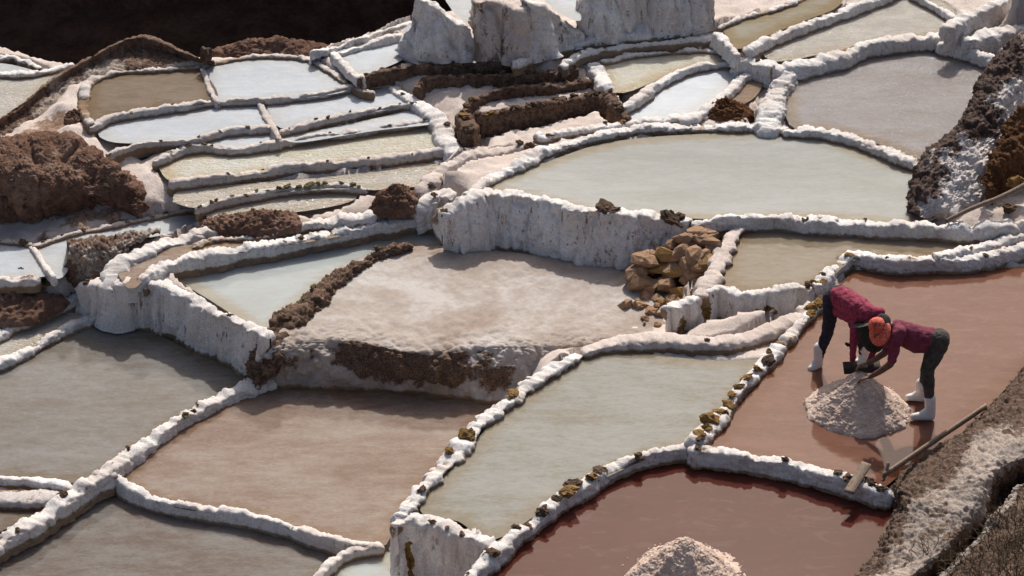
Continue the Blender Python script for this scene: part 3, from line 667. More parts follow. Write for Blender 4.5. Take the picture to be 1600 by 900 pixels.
dyke('dyke along the right side of the curved white pond', line(0.76, 1062,186, 1095,172, 1128,148, 1155,124, 1185,106), 0.16, 0.68, 0.64, dirt=.08, ds=.028)
dyke('thin dyke along the top of the cream pond', line(0.82, 938,96, 980,86, 1040,80, 1100,76, 1150,84), 0.12, 0.78, 0.76, dirt=.15, ds=.028, stones=[(.85, .05, B_, 1), (.9, .05, B_, 1)])
dyke('broad salt shoulder left of the cream pond', [(925,92,.85,.26),(938,110,.84,.26),(948,132,.81,.28),(962,155,.77,.28),(975,172,.74,.22)], .26, .6, .76, amber=False, dirt=.12, ds=.028)
dyke('lower of the two channel dykes under the upper walls', line(0.93, 880,104, 905,84, 950,73, 1010,66, 1070,60, 1120,55), 0.13, 0.9, 0.84, dirt=.12, ds=.028)
dyke('upper channel dyke at the foot of the tall walls', line(1.02, 800,99, 840,82, 885,67, 935,56, 990,52, 1060,44, 1110,32), 0.14, 0.98, 0.9, dirt=.12, ds=.028)
dyke('outer rim of the small ponds above the ravine', line(0.96, 485,80, 520,70, 560,58, 600,46, 640,33, 668,24), 0.14, 0.6, 0.9, amber=False, dirt=.08, ds=.028)
dyke('inner rim of the small ponds above the ravine', line(0.95, 530,78, 565,69, 600,58, 632,52), 0.12, 0.9, 0.86, amber=False, dirt=.08, ds=.028)
dyke('left rim of the white pond under the upper walls', line(0.92, 522,78, 535,95, 550,112, 566,122), 0.13, 0.8, 0.86, amber=False, dirt=.1, ds=.028)
dyke('white wedge shaped wall left of the tall upper walls', [(640,46,1.2,.2),(632,56,1.15,.2),(648,72,1.05,.2),(666,82,1.0,.2)], .2, 1.0, .88, amber=False, dirt=.1, ds=.028, name='salt_wall', cat='salt wall', stones=[(.3, .05, O_, 1)])
# tall upper walls
def wallpts(*a, k=.34):
    out = []
    for x, yt, yb in a:
        Yb = at(x, yb, 1.0)[1]; h = .8
        for _ in range(12): h = aty(x, yt, Yb + k * h + .1)[2] - 1.0
        out.append((x, yt, 1.0 + h))
    return out
dyke('white corner of the tall upper walls', wallpts((655,-16,78),(664,-4,84),(690,16,90),(715,30,90),(738,36,90)), .22, 1.2, .98, amber=False, dirt=.06, fdirt=.10, mat='salt_wall', name='salt_wall', cat='salt wall', batter=.34, crag=.05, flute=1.4, ds=.03)
dyke('rust streaked stretch of the tall upper walls', wallpts((736,0,90),(760,-4,88),(790,2,88),(812,8,92),(834,6,92)), .22, 1.4, .95, amber=False, dirt=.35, fdirt=.34, name='salt_wall', cat='salt wall', batter=.34, crag=.05, flute=1.4, ds=.03, mat='salt_rustwall')
dyke('white sloping stretch of the tall upper walls beside the rust streaks', wallpts((812,-8,92),(846,6,85),(870,20,76),(900,38,68),(912,42,66)), .22, 1.2, .98, amber=False, dirt=.06, fdirt=.16, mat='salt_wall', name='salt_wall', cat='salt wall', batter=.34, crag=.05, flute=1.4, ds=.03)
dyke('right stretch of the tall upper walls reaching the top edge', wallpts((908,-14,66),(950,-14,60),(1000,-14,54),(1060,-16,50),(1110,-30,40)), .24, 1.4, .98, amber=False, dirt=.15, fdirt=0.34, mat='salt_wall', name='salt_wall', cat='salt wall', batter=.34, crag=.05, flute=1.4, ds=.03)
dyke('thick salt wall in the top right corner', line(1.3, 1478,42, 1510,22, 1550,4, 1600,-12, 1650,-25), 0.2, 1.2, 1, amber=False, dirt=.12, fdirt=.18, ds=.028, name='salt_wall', cat='salt wall')
dyke('brown edged rim right of the pale cream pond', line(1, 1420,-14, 1455,4, 1485,20, 1505,30), 0.12, 0.95, 0.88, dirt=.35, ds=.028)
dyke('low salt bank above the dark outcrop', line(1.08, 1500,60, 1545,50, 1600,40, 1660,30), 0.3, 1, 0.9, amber=False, dirt=.06, ds=.028)
# upper left strips
dyke('thin rim behind the bright white ridge pond', line(0.78, 308,104, 335,95, 388,86, 440,85, 480,90, 512,107, 548,130, 585,143), 0.11, 0.7, 0.72, dirt=.15, ds=.028, mat='salt_grey')
dyke('short rim between brown ridge pond and white ridge pond', line(0.77, 314,102, 321,118, 330,140, 342,158), 0.09, 0.72, 0.72, amber=False, dirt=.12, ds=.028, lump=.8, mat='salt_grey')
dyke('grey rim along the front of both ridge ponds', line(0.76, 138,198, 170,181, 213,172, 280,163, 330,155, 400,153, 440,150, 500,143, 545,133, 580,128, 600,124), 0.11, 0.72, 0.64, dirt=.12, ds=.028, mat='salt_grey', stones=[(.17, .04, B_, 1), (.3, .03, B_, 1)])
dyke('salt rim round the left end of the brown ridge pond', line(0.78, 142,194, 132,170, 132,140, 148,121, 190,110, 250,106, 312,100), 0.12, 0.7, 0.72, dirt=.2, ds=.028, mat='salt_grey')
dyke('short rim between the long white pond and white strip pond', line(0.69, 408,160, 416,178, 427,198, 440,218), 0.09, 0.64, 0.6, amber=False, dirt=.1, ds=.028, lump=.8, mat='salt_grey')
dyke('grey rim along the front of the long white pond', line(0.68, 162,243, 196,228, 236,221, 297,218, 330,208, 364,200, 432,197), 0.1, 0.64, 0.57, dirt=.14, ds=.028, mat='salt_grey', stones=[(5, .03, B_)])
dyke('grey rim between the two white strip ponds', line(0.69, 436,202, 500,186, 560,174, 620,162, 650,158), 0.1, 0.65, 0.58, dirt=.13, ds=.028, mat='salt_grey', stones=[(6, .03, B_)])
dyke('long clod dotted rim above the long cream pond', line(0.615, 238,250, 262,240, 287,229, 324,225, 364,229, 439,219, 489,209, 540,204, 600,194, 660,186, 695,184), 0.12, 0.57, 0.49, dirt=.18, ds=.028, mat='salt_grey', stones=[(.15, .06, B_, 1), (.2, .05, B_, 1), (6, .03, B_)])
dyke('long grey rim below the long cream pond', line(0.53, 260,283, 290,279, 340,272, 440,258, 520,251, 600,242, 690,231, 720,224), 0.14, 0.49, 0.39, dirt=.12, ds=.028, mat='salt_grey', stones=[(7, .03, B_)])
d41 = dyke('low rim topped with a row of dark clods', line(0.43, 300,325, 340,312, 400,300, 450,291, 520,286, 575,292), 0.1, 0.39, 0.3, dirt=.12, ds=.028, mat='salt_grey',
     stones=[(15, .05, OL), (.62, .075, OL, 1), (.66, .075, OL, 1), (.7, .07, B_, 1), (.55, .07, OL, 1)])
dyke('salt bank closing the right ends of the upper left strips', [(612,132,.71,.16),(640,152,.71,.2),(668,168,.68,.22),(688,188,.65,.24),(698,215,.6,.26),(712,240,.57,.3)], .24, .5, .5, amber=False, dirt=.15, ds=.028, stones=[(.3, .05, B_, 1), (.62, .06, B_, 1), (.15, .04, B_, 1)])
dyke('salt shoulder left of the big cream pond', [(655,300,.46,.35),(680,270,.54,.35),(710,250,.58,.3),(750,235,.6,.25),(800,226,.61,.22),(838,222,.63,.2)], .32, .45, .45, amber=False, dirt=.10, ds=.028, mat='salt_rosy', stones=[(.1, .07, B_, 1), (.9, .08, B_, 1), (.95, .09, B_, 1)])
dyke('crumbly white salt bank right of the brown mound pair', [(650,335,.34,.3),(668,312,.46,.4),(690,300,.56,.4),(712,302,.62,.35)], .35, .3, .2, amber=False, dirt=.12, lump=1.3, stones=[(.5, .07, B_, 1)])
# left middle
dyke('thin grey rim above the white strip pond', line(0.16, 50,382, 110,364, 175,350, 236,337, 287,328, 320,326, 338,336), 0.1, 0.12, 0.1, dirt=.14, ds=.028, mat='salt_grey', stones=[(9, .035, B_)])
dyke('short rim between the two white ponds under the brown mound', line(0.15, 46,380, 58,395, 70,415, 84,434), 0.085, 0.1, 0.1, amber=False, dirt=.1, ds=.028, lump=.8)
dyke('rim above the white pond at left edge', line(0.16, -40,374, 0,374, 30,376, 60,381), 0.12, 0.1, 0.1, dirt=.15, ds=.028, mat='salt_grey', stones=[(.72, .07, B_, 1)])
dyke('rim below the white pond at left edge', line(0.14, -40,438, 0,433, 40,431, 62,428), 0.12, 0.1, 0.0, dirt=.1, ds=.028)
dyke('wide smooth salt bank curving round the narrow channel', [(208,488,-.32,.22),(197,468,-.14,.28),(186,450,.06,.34),(180,434,.18,.36),(182,416,.25,.36),(192,402,.28,.33),(215,392,.28,.3),(258,374,.28,.28),(305,360,.28,.24),(345,352,.28,.2)], .35, -.4, -.4, amber=False, dirt=.05, lump=.8)
dyke('rust stained foot of the smooth salt bank', [(112,446,-.04,.16),(132,440,.06,.2),(154,437,.12,.24),(180,446,.06,.2),(200,470,-.14,.2)], .22, -.3, -.44, amber=False, dirt=.30, fdirt=.42, ds=.024, flute=1.0, name='salt_wall', cat='salt wall', stones=[(.3, .07, B_, 1), (.8, .07, B_, 1)])
dyke('salt sill closing the left tip of the narrow channel', [(182,431,.21,.24),(198,437,.22,.24),(216,434,.22,.24)], .24, .2, .02, amber=False, dirt=.06)
dyke('lumpy salt bank along the far side of the narrow channel', [(298,382,.25,.16),(340,370,.26,.18),(385,369,.26,.18),(430,360,.28,.18),(480,346,.32,.24),(530,336,.36,.28),(590,328,.38,.28)], .2, .2, .2, dirt=.06, lump=1.2)
dyke('lumpy salt dyke between narrow channel and milky pond', line(0.24, 215,436, 236,421, 262,409, 320,396, 400,381, 470,370, 540,357, 600,346, 650,338, 700,333), 0.19, 0.2, 0.06, dirt=.05, lump=1.15,
     stones=[(.44, .06, W_k, 1), (.49, .085, W_k, 1), (.535, .09, W_k, 1), (.54, .05, B_, 1), (.9, .07, W_k, 1)])
dyke('tall white salt wall dropping to the grey green pond', line(0.2, 206,446, 222,432, 245,438, 290,457, 340,484, 380,503, 420,522), 0.2, 0.06, -0.48, dirt=.06, fdirt=.2, batter=.12, mat='salt_wall', name='salt_wall', cat='salt wall', stones=[(.1, .05, B_, 1), (.72, .05, B_, 1)],
     spots=[(.93, -.3, .10, .3, .6)])
dyke('salt dyke between glinting strip and grey green pond', line(-0.35, -50,592, 0,562, 40,543, 80,520, 120,500, 160,491, 212,494), 0.15, -0.4, -0.48, dirt=.05)
dyke('salt dyke behind the glinting strip at left edge', line(-0.26, -50,540, 0,512, 40,493, 80,477, 118,463, 140,458), 0.18, -0.25, -0.4, dirt=.05)
dyke('thin rim at the left edge below the grey green pond', line(-0.43, -60,742, 0,744, 60,748, 118,757), 0.1, -0.48, -0.55, dirt=.1, lump=.7)
dyke('broad grey salt ledge at the left edge', [(-60,772,-.48,.36),(0,772,-.48,.36),(50,772,-.48,.32),(98,768,-.46,.2)], .35, -.52, -.6, dirt=.12, mat='salt_grey', lump=.7)
dyke('salt rim of the far left pond', line(0.53, -60,112, 0,112, 40,113, 75,108, 118,96), 0.12, 0.48, 0.45, dirt=.1, ds=.03)
dyke('salt rim at the far left edge above the ravine', line(0.57, -60,82, 0,86, 37,93, 66,106), 0.13, 0.2, 0.5, dirt=.1, ds=.03)
# brown earth walls of the dry terraces
for lab, pts, w, zf, zn, st in [
  ('uppermost dark brown wall of the dry terraces', line(.92, 558,124, 580,114, 640,104, 700,100, 760,97, 808,95, 832,106), .13, .9, .76, [(10, .05, B_)]),
  ('second dark brown wall of the dry terraces', line(.84, 650,137, 662,124, 700,119, 760,117, 820,114, 870,110, 906,103), .12, .76, .68, [(12, .055, B_)]),
  ('third dark brown wall of the dry terraces', line(.76, 722,178, 735,158, 760,144, 800,137, 860,131, 920,124, 945,134), .11, .68, .60, [(14, .05, B_), (.17, .06, O_, 1)]),
  ('thickest and lowest dark brown wall of the dry terraces', line(.78, 742,180, 780,172, 830,164, 880,154, 930,146, 962,156), .18, .62, .5, [(18, .07, B_), (.1, .08, O_, 1)]),
  ('short brown stub wall at the left end of the dry terraces', line(.78, 724,172, 729,186, 738,204), .18, .5, .48, [(3, .09, B_), (.3, .09, O_, 1)]),
  ('brown wall at the right end of the dry terraces', line(.78, 950,140, 962,160, 985,182), .16, .6, .55, [(6, .07, B_)])]:
    dyke(lab, pts, w, zf, zn, amber=False, dirt=.86, fdirt=.92, ds=.028, name='earth_wall', cat='earth wall', stones=st, lump=1.3)
# dark rim of the plateau
dyke('crumbling dark brown rim on the left of the dry plateau', [(384,600,-.40,.24),(400,572,-.2,.36),(424,530,.06,.46),(454,490,.13,.44),(498,453,.14,.36),(530,427,.14,.28),(562,408,.14,.2),(600,388,.15,.18),(648,380,.13,.12)], .22, .0, .0, amber=False, dirt=.74, fdirt=.72, lump=2.3, name='earth_wall', cat='earth wall',
     stones=[(.3, .08, B_, 1), (.45, .07, OL, 1), (.52, .08, OL, 1), (.6, .07, B_, 1), (.8, .07, B_, 1), (.12, .08, O_, 1), (.85, .06, B_, 1)])

# ------------------------------------------------------------------ larger bodies of earth and crust
patch('dry_salt_pan', 'dry dusty salt plateau in the middle with a brown front face', 'salt plateau',
      [[(585,388,-0.11),(668,380,-0.11),(766,388,-0.11),(867,400,-0.11),(979,420,-0.11),(1060,450,-0.11)],
       [(575,398,0.04),(668,390,0.04),(766,396,0.04),(867,408,0.04),(979,428,0.04),(1060,458,0.04)],
       [(500,440,0.04),(640,430,0.04),(760,440,0.04),(860,450,0.04),(970,462,0.04),(1065,480,0.04)],
       [(450,488,0.05),(560,482,0.04),(700,485,0.04),(830,490,0.04),(960,495,0.04),(1065,508,0.04)],
       [(432,528,0.06),(530,522,0.06),(650,541,0.06),(766,534,0.06),(870,534,0.06),(1020,526,0.06)],
       [(415,552,0.00),(525,540,0.00),(648,557,0.00),(768,550,0.00),(872,548,0.00),(1020,538,0.00)],
       [(400,574,-0.21),(500,572,-0.21),(640,586,-0.21),(768,588,-0.21),(872,580,-0.21),(1020,560,-0.21)],
       [(372,606,-0.54),(470,608,-0.54),(640,616,-0.54),(775,634,-0.54),(880,625,-0.54),(1020,600,-0.54)]],
      260, 360, 'pan', amp=.020, freq=2.2, amps=[.02, .02, .012, .010, .05, .10, .11, .05], dirt=[.1, .16, .05, .02, .10, .60, .68, .22], kind='structure', fine=.004, hw=-.52, dvar=.95)
patch('earth_mound', 'reddish brown earth mound at the left edge', 'earth mound',
      [[(-60,240,0.42),(60,222,0.47),(130,230,0.47),(172,250,0.42),(210,282,0.37),(244,318,0.22)],
       [(-60,215,1.00),(60,208,1.02),(120,219,0.92),(162,246,0.77),(198,282,0.57),(236,322,0.30)],
       [(-60,262,0.90),(50,258,0.90),(110,264,0.78),(150,280,0.62),(188,304,0.44),(230,328,0.26)],
       [(-60,308,0.62),(50,310,0.58),(100,308,0.52),(145,308,0.44),(178,316,0.34),(220,334,0.22)],
       [(-60,352,0.12),(50,352,0.12),(100,345,0.12),(150,332,0.14),(182,328,0.17),(222,340,0.14)]],
      220, 340, 'earth', amp=.12, freq=1.5, fine=.016, mid=.30, gully=.12)
patch('earth_ridge', 'dark brown earth ridge above the ravine at upper left', 'earth ridge',
      [[(-60,245,-.8),(30,190,-.6),(80,150,-.5),(130,115,-.4),(185,85,-.2),(219,75,-.2),(256,85,-.2),(300,100,.0),(338,104,.3)],
       [(-60,222,.5),(30,164,.60),(80,124,.70),(130,94,.82),(185,65,.96),(219,56,1.0),(256,68,.96),(300,88,.86),(334,98,.80)],
       [(-60,234,.46),(28,180,.56),(74,144,.66),(120,114,.76),(182,86,.86),(220,76,.88),(258,82,.86),(304,94,.82),(335,99,.78)],
       [(-60,250,.38),(24,200,.48),(66,168,.58),(112,138,.66),(150,116,.74),(200,106,.78),(254,104,.78),(308,100,.78),(336,101,.76)],
       [(-60,268,.28),(20,216,.36),(60,192,.46),(104,164,.54),(135,132,.66),(190,116,.70),(250,110,.72),(310,104,.72),(336,103,.72)]],
      120, 260, 'salt_earth', amp=.06, freq=2.2, fine=.014, dirt=[.95, .95, .85, .62, .5], dvar=.5, mid=.3, gully=.06)
patch('crag', 'brownish grey crag left of the curving salt bank', 'rock crag',
      [[(104,390,-0.03),(150,380,-0.03),(200,370,0.07),(250,362,0.17)],
       [(104,377,0.37),(150,372,0.35),(200,366,0.34),(250,360,0.33)],
       [(108,396,0.33),(138,398,0.31),(175,389,0.31),(225,374,0.32)],
       [(96,424,0.03),(126,430,0.05),(152,428,0.07),(200,396,0.25)],
       [(90,460,-0.31),(118,462,-0.29),(150,474,-0.29),(196,430,-0.03)]],
      90, 110, 'salt_earth', amp=.07, freq=5, dirt=[.6, .6, .5, .62, .62], fine=.02)
patch('rock_outcrop', 'dark salt streaked rock outcrop at right edge beside the rosy pond', 'rock outcrop',
      [[(1412,340,.4),(1420,290,.4),(1436,256,.5),(1474,222,.6),(1496,200,.65),(1522,166,.7),(1530,136,.75),(1562,94,.9),(1604,56,1.0),(1660,26,1.1)],
       [(1422,330,.72),(1428,276,.92),(1442,248,1.0),(1478,216,1.08),(1500,195,1.14),(1524,160,1.24),(1534,126,1.34),(1564,82,1.5),(1606,46,1.7),(1664,14,1.8)],
       [(1436,338,.7),(1450,306,.86),(1468,280,.92),(1502,248,.98),(1526,222,1.04),(1550,188,1.14),(1564,160,1.24),(1592,118,1.4),(1632,84,1.5),(1690,56,1.6)],
       [(1446,342,.64),(1474,326,.72),(1498,306,.76),(1520,286,.8),(1540,260,.86),(1562,226,.94),(1584,198,1.02),(1614,158,1.1),(1652,126,1.2),(1705,100,1.3)],
       [(1452,346,.55),(1484,340,.55),(1508,336,.55),(1526,330,.55),(1546,320,.55),(1572,300,.55),(1602,280,.55),(1640,250,.6),(1680,210,.7),(1725,170,.8)]],
      150, 260, 'salt_outcrop', amp=.10, freq=2.6, dirt=[.9, .74, .56, .28, .32], fine=.022)
patch('boulder', 'rusty brown boulder mass under the outcrop at right edge', 'boulder',
      [[(1540,290,.6),(1556,245,.9),(1572,205,1.1),(1596,178,1.3),(1640,150,1.4)],
       [(1538,285,.85),(1552,238,1.05),(1570,196,1.26),(1600,166,1.45),(1650,140,1.6)],
       [(1536,305,.78),(1556,268,.92),(1580,238,1.08),(1612,212,1.2),(1660,190,1.3)],
       [(1540,326,.55),(1562,312,.6),(1590,300,.62),(1622,286,.65),(1670,262,.7)]],
      80, 120, 'earth_rust', amp=.10, freq=3.2, fine=.02)
patch('bank', 'salt crusted earth bank with a dark ditch in the bottom right corner', 'bank',
      [[(1650,520,0.13),(1606,560,0.13),(1578,588,0.13),(1540,626,0.13),(1490,668,0.13),(1440,702,0.13),(1382,742,0.03),(1386,800,-0.02),(1358,862,-0.02),(1318,915,-0.02),(1290,960,-0.02)],
       [(1658,538,0.50),(1612,574,0.50),(1586,601,0.50),(1552,638,0.48),(1505,682,0.46),(1455,718,0.44),(1400,752,0.38),(1402,800,0.33),(1375,862,0.33),(1335,915,0.33),(1308,960,0.33)],
       [(1690,566,0.70),(1640,598,0.70),(1600,628,0.70),(1565,660,0.68),(1525,698,0.66),(1480,735,0.62),(1430,772,0.56),(1420,818,0.50),(1390,872,0.48),(1350,925,0.48),(1325,970,0.48)],
       [(1740,620,0.88),(1690,655,0.88),(1640,690,0.88),(1600,714,0.88),(1557,730,0.86),(1538,752,0.83),(1526,785,0.78),(1500,825,0.73),(1470,862,0.70),(1428,896,0.68),(1390,950,0.68)],
       [(1742,690,0.33),(1692,715,0.33),(1648,738,0.33),(1612,752,0.33),(1580,775,0.33),(1562,798,0.33),(1544,822,0.33),(1515,856,0.30),(1485,890,0.28),(1448,925,0.28),(1405,970,0.28)],
       [(1744,700,0.83),(1694,722,0.83),(1650,742,0.80),(1614,752,0.78),(1590,760,0.76),(1578,784,0.73),(1556,808,0.70),(1526,842,0.68),(1496,876,0.68),(1458,912,0.68),(1415,962,0.68)],
       [(1758,712,0.89),(1708,734,0.89),(1664,754,0.86),(1628,764,0.84),(1604,772,0.82),(1592,796,0.79),(1570,820,0.76),(1540,854,0.74),(1510,888,0.74),(1472,924,0.74),(1429,974,0.74)],
       [(1790,800,1.28),(1745,825,1.28),(1705,840,1.28),(1670,850,1.23),(1645,858,1.18),(1635,870,1.13),(1620,885,1.08),(1590,910,1.03),(1560,935,1.00),(1530,965,0.98),(1490,1010,0.98)],
       [(1950,950,2.48),(1900,980,2.48),(1850,1000,2.48),(1800,1020,2.38),(1780,1030,2.28),(1760,1045,2.28),(1740,1060,2.18),(1700,1090,2.08),(1680,1110,2.08),(1650,1130,1.98),(1600,1170,1.88)]],
      300, 380, 'salt_bank', amp=.06, freq=3.0, dirt=[.95, .9, .56, .54, .95, .3, .9, .9, .9], kind='structure', fine=.018)
# brown heaps
def hp(label, px, py, z, rx, ry, h, mat='earth', **k):
    return heap('earth_heap', label, 'earth heap', at(px, py, z), rx, ry, h, mat, **k)
hp('dark brown earth heap on the bank above the narrow channel', 412, 348, .28, .55, .34, .17, amp=.06, power=.7)
hp('brown crust lump left of the heap above the narrow channel', 350, 350, .24, .32, .24, .12, amp=.05, power=.7)
hp('rusty brown earth wedge right of the clod rim', 618, 322, .34, .34, .3, .34, amp=.06, power=.8)
hp('rust brown earth heap between the upper right dykes', 1135, 178, .6, .45, .35, .22, 'earth_rust', amp=.06, power=.8)
hp('brown earth bank at the left edge below the white ponds', 18, 474, -.28, .75, .6, .26, amp=.07, power=.6)
hp('low brown hummock behind the ridge ponds', 425, 82, .66, 1.0, .35, .2, amp=.06, power=.7)
hp('small dark clump beside the ridge pond', 118, 188, .58, .16, .2, .16, amp=.04, power=.6)
for lab, px, py, z, s, mk in [('brown boulder near the left edge below the white pond', 47, 434, -.05, .16, 'rock_brown'), ('flat tan boulder left of the grey brown crag', 60, 448, -.12, .15, 'rock_heap'),
                              ('small brown stone beside the brown boulder at left', 33, 424, .05, .07, 'rock_brown'), ('tan stone touching the foot of the grey brown crag', 80, 440, -.1, .12, 'rock_olive'),
                              ('white crusted boulder at the foot of the dark outcrop', 1490, 328, .68, .13, 'rock_white'), ('small white stone left of the crusted boulder', 1472, 331, .64, .07, 'rock_white'),
                              ('dark stone behind the wooden pole at right edge', 1575, 325, .66, .1, 'rock_brown'), ('tan boulder above the wooden pole at right edge', 1590, 287, .85, .13, 'rock_ochre'),
                              ('grey stone under the wooden pole at right edge', 1545, 333, .65, .08, 'rock_white'), ('dark rock perched above the ravine beside the ridge', 320, 86, .95, .12, 'rock_brown')]:
    o = place_rock('boulder', at(px, py, z), s, mk, None, .85, sub=3, smooth=(mk == 'rock_white')); tag(o, lab, 'boulder')

for o_, lst in (('earth_mound', [(random.uniform(0, 205), random.uniform(262, 330)) for _ in range(26)]),):
    mo = bpy.data.objects[o_]
    dgm = bpy.context.evaluated_depsgraph_get()
    for px, py in lst:
        dr_ = Vector([float(v) for v in ray(px, py)]).normalized(); org = Vector((0, 0, CAM_H)) - Vector(mo.location)
        hit, loc, nrm, _i = mo.ray_cast(org, dr_)
        if hit: place_rock('stone', Vector(mo.location) + loc, random.uniform(.02, .055), 'rock_brown', mo, .8)
# heap of loose rocks
hr = empty('rock_heap', at(1058, 452, .03).tolist()); tag(hr, 'heap of loose tan and mustard rocks beside the tall grey wall', 'rock heap')
base_c = at(1056, 440, .03)
core = heap('rubble_core', None, None, (base_c[0], base_c[1], -.12), .52, .46, .36, 'earth_rust', amp=.05, power=.8)
core['label'] = 'dark rubble between the rocks'; core.location = Vector(core.location) - Vector(hr.location); core.parent = hr
spots = [(1008,405,.26,.15),(1042,398,.3,.12),(1070,372,.5,.13),(1098,372,.52,.14),(1112,380,.5,.12),(1062,395,.38,.13),(1085,400,.4,.12),(1100,398,.42,.1),(1030,418,.15,.14),(1052,420,.18,.13),(1078,418,.25,.12),(1094,416,.28,.12),(1105,410,.35,.11),
         (995,425,.08,.13),(1002,440,.0,.13),(1018,446,-.02,.14),(1040,444,.02,.15),(1058,425,.15,.13),(1064,456,-.02,.14),(1080,440,.08,.13),(1090,440,.1,.1),(1074,470,-.08,.12),(1050,470,-.1,.12),(1030,470,-.12,.11),(1010,462,-.12,.12),(1000,480,-.14,.09),(1018,488,-.14,.1),(1040,492,-.14,.1),(1060,490,-.12,.12),
         (1115,392,.42,.1),(1080,380,.42,.12),(1050,382,.38,.11),(1090,364,.55,.1),(1108,366,.55,.09),(1068,480,-.1,.13),(976,478,-.14,.11),(1085,455,.0,.12),(1022,400,.25,.1)]
for i, (px, py, z, s) in enumerate(spots):
    place_rock('rock', at(px, py, .14 + z * .85), s * random.uniform(1.05, 1.6), 'rock_heap', hr, .85)
for i in range(64):
    px, py, z, s = random.choice(spots[:33]); px += random.uniform(-14, 14); py += random.uniform(-9, 9)
    place_rock('rock', at(px, py, .06 + z * .8), s * random.uniform(.45, .8), 'rock_heap', hr, .85)
for i in range(16):
    t = random.random(); px = 990 + random.random() * 105; py = 470 + random.random() * 38
    place_rock('rock', at(px, py, .06), random.uniform(.03, .06), 'rock_heap', hr, .8)
# ------------------------------------------------------------------ ground sheet
CTRL = []    # x, y, z, dirt
def cpt(px, py, z, d): q = at(px, py, z); CTRL.append((q[0], q[1], z, d))
for W_, z_ in PONDS:
    if z_ > 1.25: continue
    Q = offset_poly(W_, 0.12)[::3]
    for x, y in Q: CTRL.append((x, y, z_ - 0.02, 0.22))
for a in [(150,232,0.59,1.05),(185,226,0.59,1.05),(120,340,0.25,1.05),(60,365,0.19,1.05),(170,330,0.27,1.05),(215,335,0.29,1.05),(235,300,0.42,.45),(225,270,0.49,.55),(250,320,0.32,.5),
          (120,190,0.60,.55),(120,160,0.70,.6),(90,200,0.50,.8),(20,225,0.57,.95),(60,215,0.59,.9),
          (330,345,0.22,.8),(390,350,0.25,.95),(450,350,0.27,.9),(610,315,0.42,.6),(640,300,0.52,.3),(560,310,0.37,.3),(680,290,0.62,.25),(700,260,0.67,.2),(720,230,0.67,.35),(760,225,0.52,.4),(650,180,0.60,.2),(700,190,0.60,.3),
          (40,450,-0.15,.9),(20,480,-0.20,.95),(70,465,-0.23,.9),(100,470,-0.25,.7),(0,470,-0.20,.95),
          (545,125,0.80,.3),(600,130,0.75,.3),(640,120,0.78,.3),(740,112,0.74,.22),(620,145,0.70,.25),(690,150,0.66,.4),(720,165,0.64,.35),(850,125,0.68,.4),(800,150,0.60,.25),(870,142,0.60,.25),(760,200,0.50,.2),(850,185,0.50,.15),(920,175,0.50,.2),(960,190,0.52,.3),
          (700,95,0.88,.35),(760,92,0.88,.4),(640,100,0.85,.3),(860,95,0.90,.4),(830,95,0.85,.3),(1000,75,0.88,.3),(1080,70,0.91,.4),(930,150,0.62,.2),
          (1080,50,0.98,.65),(1110,40,1.03,.7),(1100,20,1.18,.6),(1150,15,1.23,.6),(1200,-20,1.50,.6),(1060,30,1.08,.5),(1300,-30,1.40,.5),(1400,-40,1.40,.5),(1520,10,1.23,.5),(1600,-20,1.60,.5),
          (1550,60,0.98,.2),(1590,70,1.03,.3),(1540,40,0.98,.2),(1600,40,1.03,.3),(1110,178,0.62,.85),(1140,165,0.64,.8),(1190,150,0.72,.1),
          (1080,400,0.10,.4),(1040,440,0.05,.5),(1060,500,0.05,.3),(1130,505,0.03,.3),(1200,500,0.05,.25),(1020,500,0.03,.4),
          (1500,335,0.60,.4),(1560,330,0.60,.5),(1600,330,0.62,.5),(60,775,-0.52,.35),(0,772,-0.52,.35),(90,765,-0.50,.35),
          (940,522,.0,.1),(900,540,.0,.1),(985,512,.02,.2),(700,60,.95,.3),(780,60,.95,.3),(880,45,.98,.3),(960,30,1.0,.3),(700,112,.76,.25),(650,112,.8,.3),(780,125,.7,.3),(820,122,.7,.3),(760,132,.66,.3),(740,145,.66,.3),(690,138,.7,.3),(800,145,.62,.2),(900,138,.6,.2)]: cpt(*a)
CT = np.array(CTRL)
gx = np.arange(-13.5, 14.5, 0.055); gy = np.arange(13.0, 46.0, 0.055)
GX, GY = np.meshgrid(gx, gy, indexing='ij')
coarse = 4
cx, cy = GX[::coarse, ::coarse], GY[::coarse, ::coarse]
q = np.stack([cx.ravel(), cy.ravel()], 1)
num = np.zeros((len(q), 2)); 
for i0 in range(0, len(q), 4000):
    dd = ((q[i0:i0 + 4000, None, :] - CT[None, :, :2]) ** 2).sum(2) + 0.004
    wgt = dd ** -1.9
    num[i0:i0 + 4000] = (wgt @ CT[:, 2:4]) / wgt.sum(1, keepdims=True)
def upsample(A):
    A = A.reshape(cx.shape)
    xi = np.interp(gx, gx[::coarse], np.arange(cx.shape[0])); yi = np.interp(gy, gy[::coarse], np.arange(cx.shape[1]))
    x0 = np.clip(xi.astype(int), 0, cx.shape[0] - 2); y0 = np.clip(yi.astype(int), 0, cx.shape[1] - 2)
    fx = np.clip(xi - x0, 0, 1)[:, None]; fy = np.clip(yi - y0, 0, 1)[None, :]
    a = A[x0][:, y0]; b = A[x0 + 1][:, y0]; c = A[x0][:, y0 + 1]; d = A[x0 + 1][:, y0 + 1]
    return a * (1 - fx) * (1 - fy) + b * fx * (1 - fy) + c * (1 - fx) * fy + d * fx * fy
GZ = upsample(num[:, 0]); GD = upsample(num[:, 1])
pp = np.stack([GX.ravel(), GY.ravel(), GZ.ravel()], 1)
GZ = GZ + (0.035 * fbm(pp, 2.2, 4, 3) + 0.03 * fbm(pp, 7, 3, 5, billow=True) + 0.01 * fbm(pp, 25, 2, 9, billow=True)).reshape(GZ.shape)
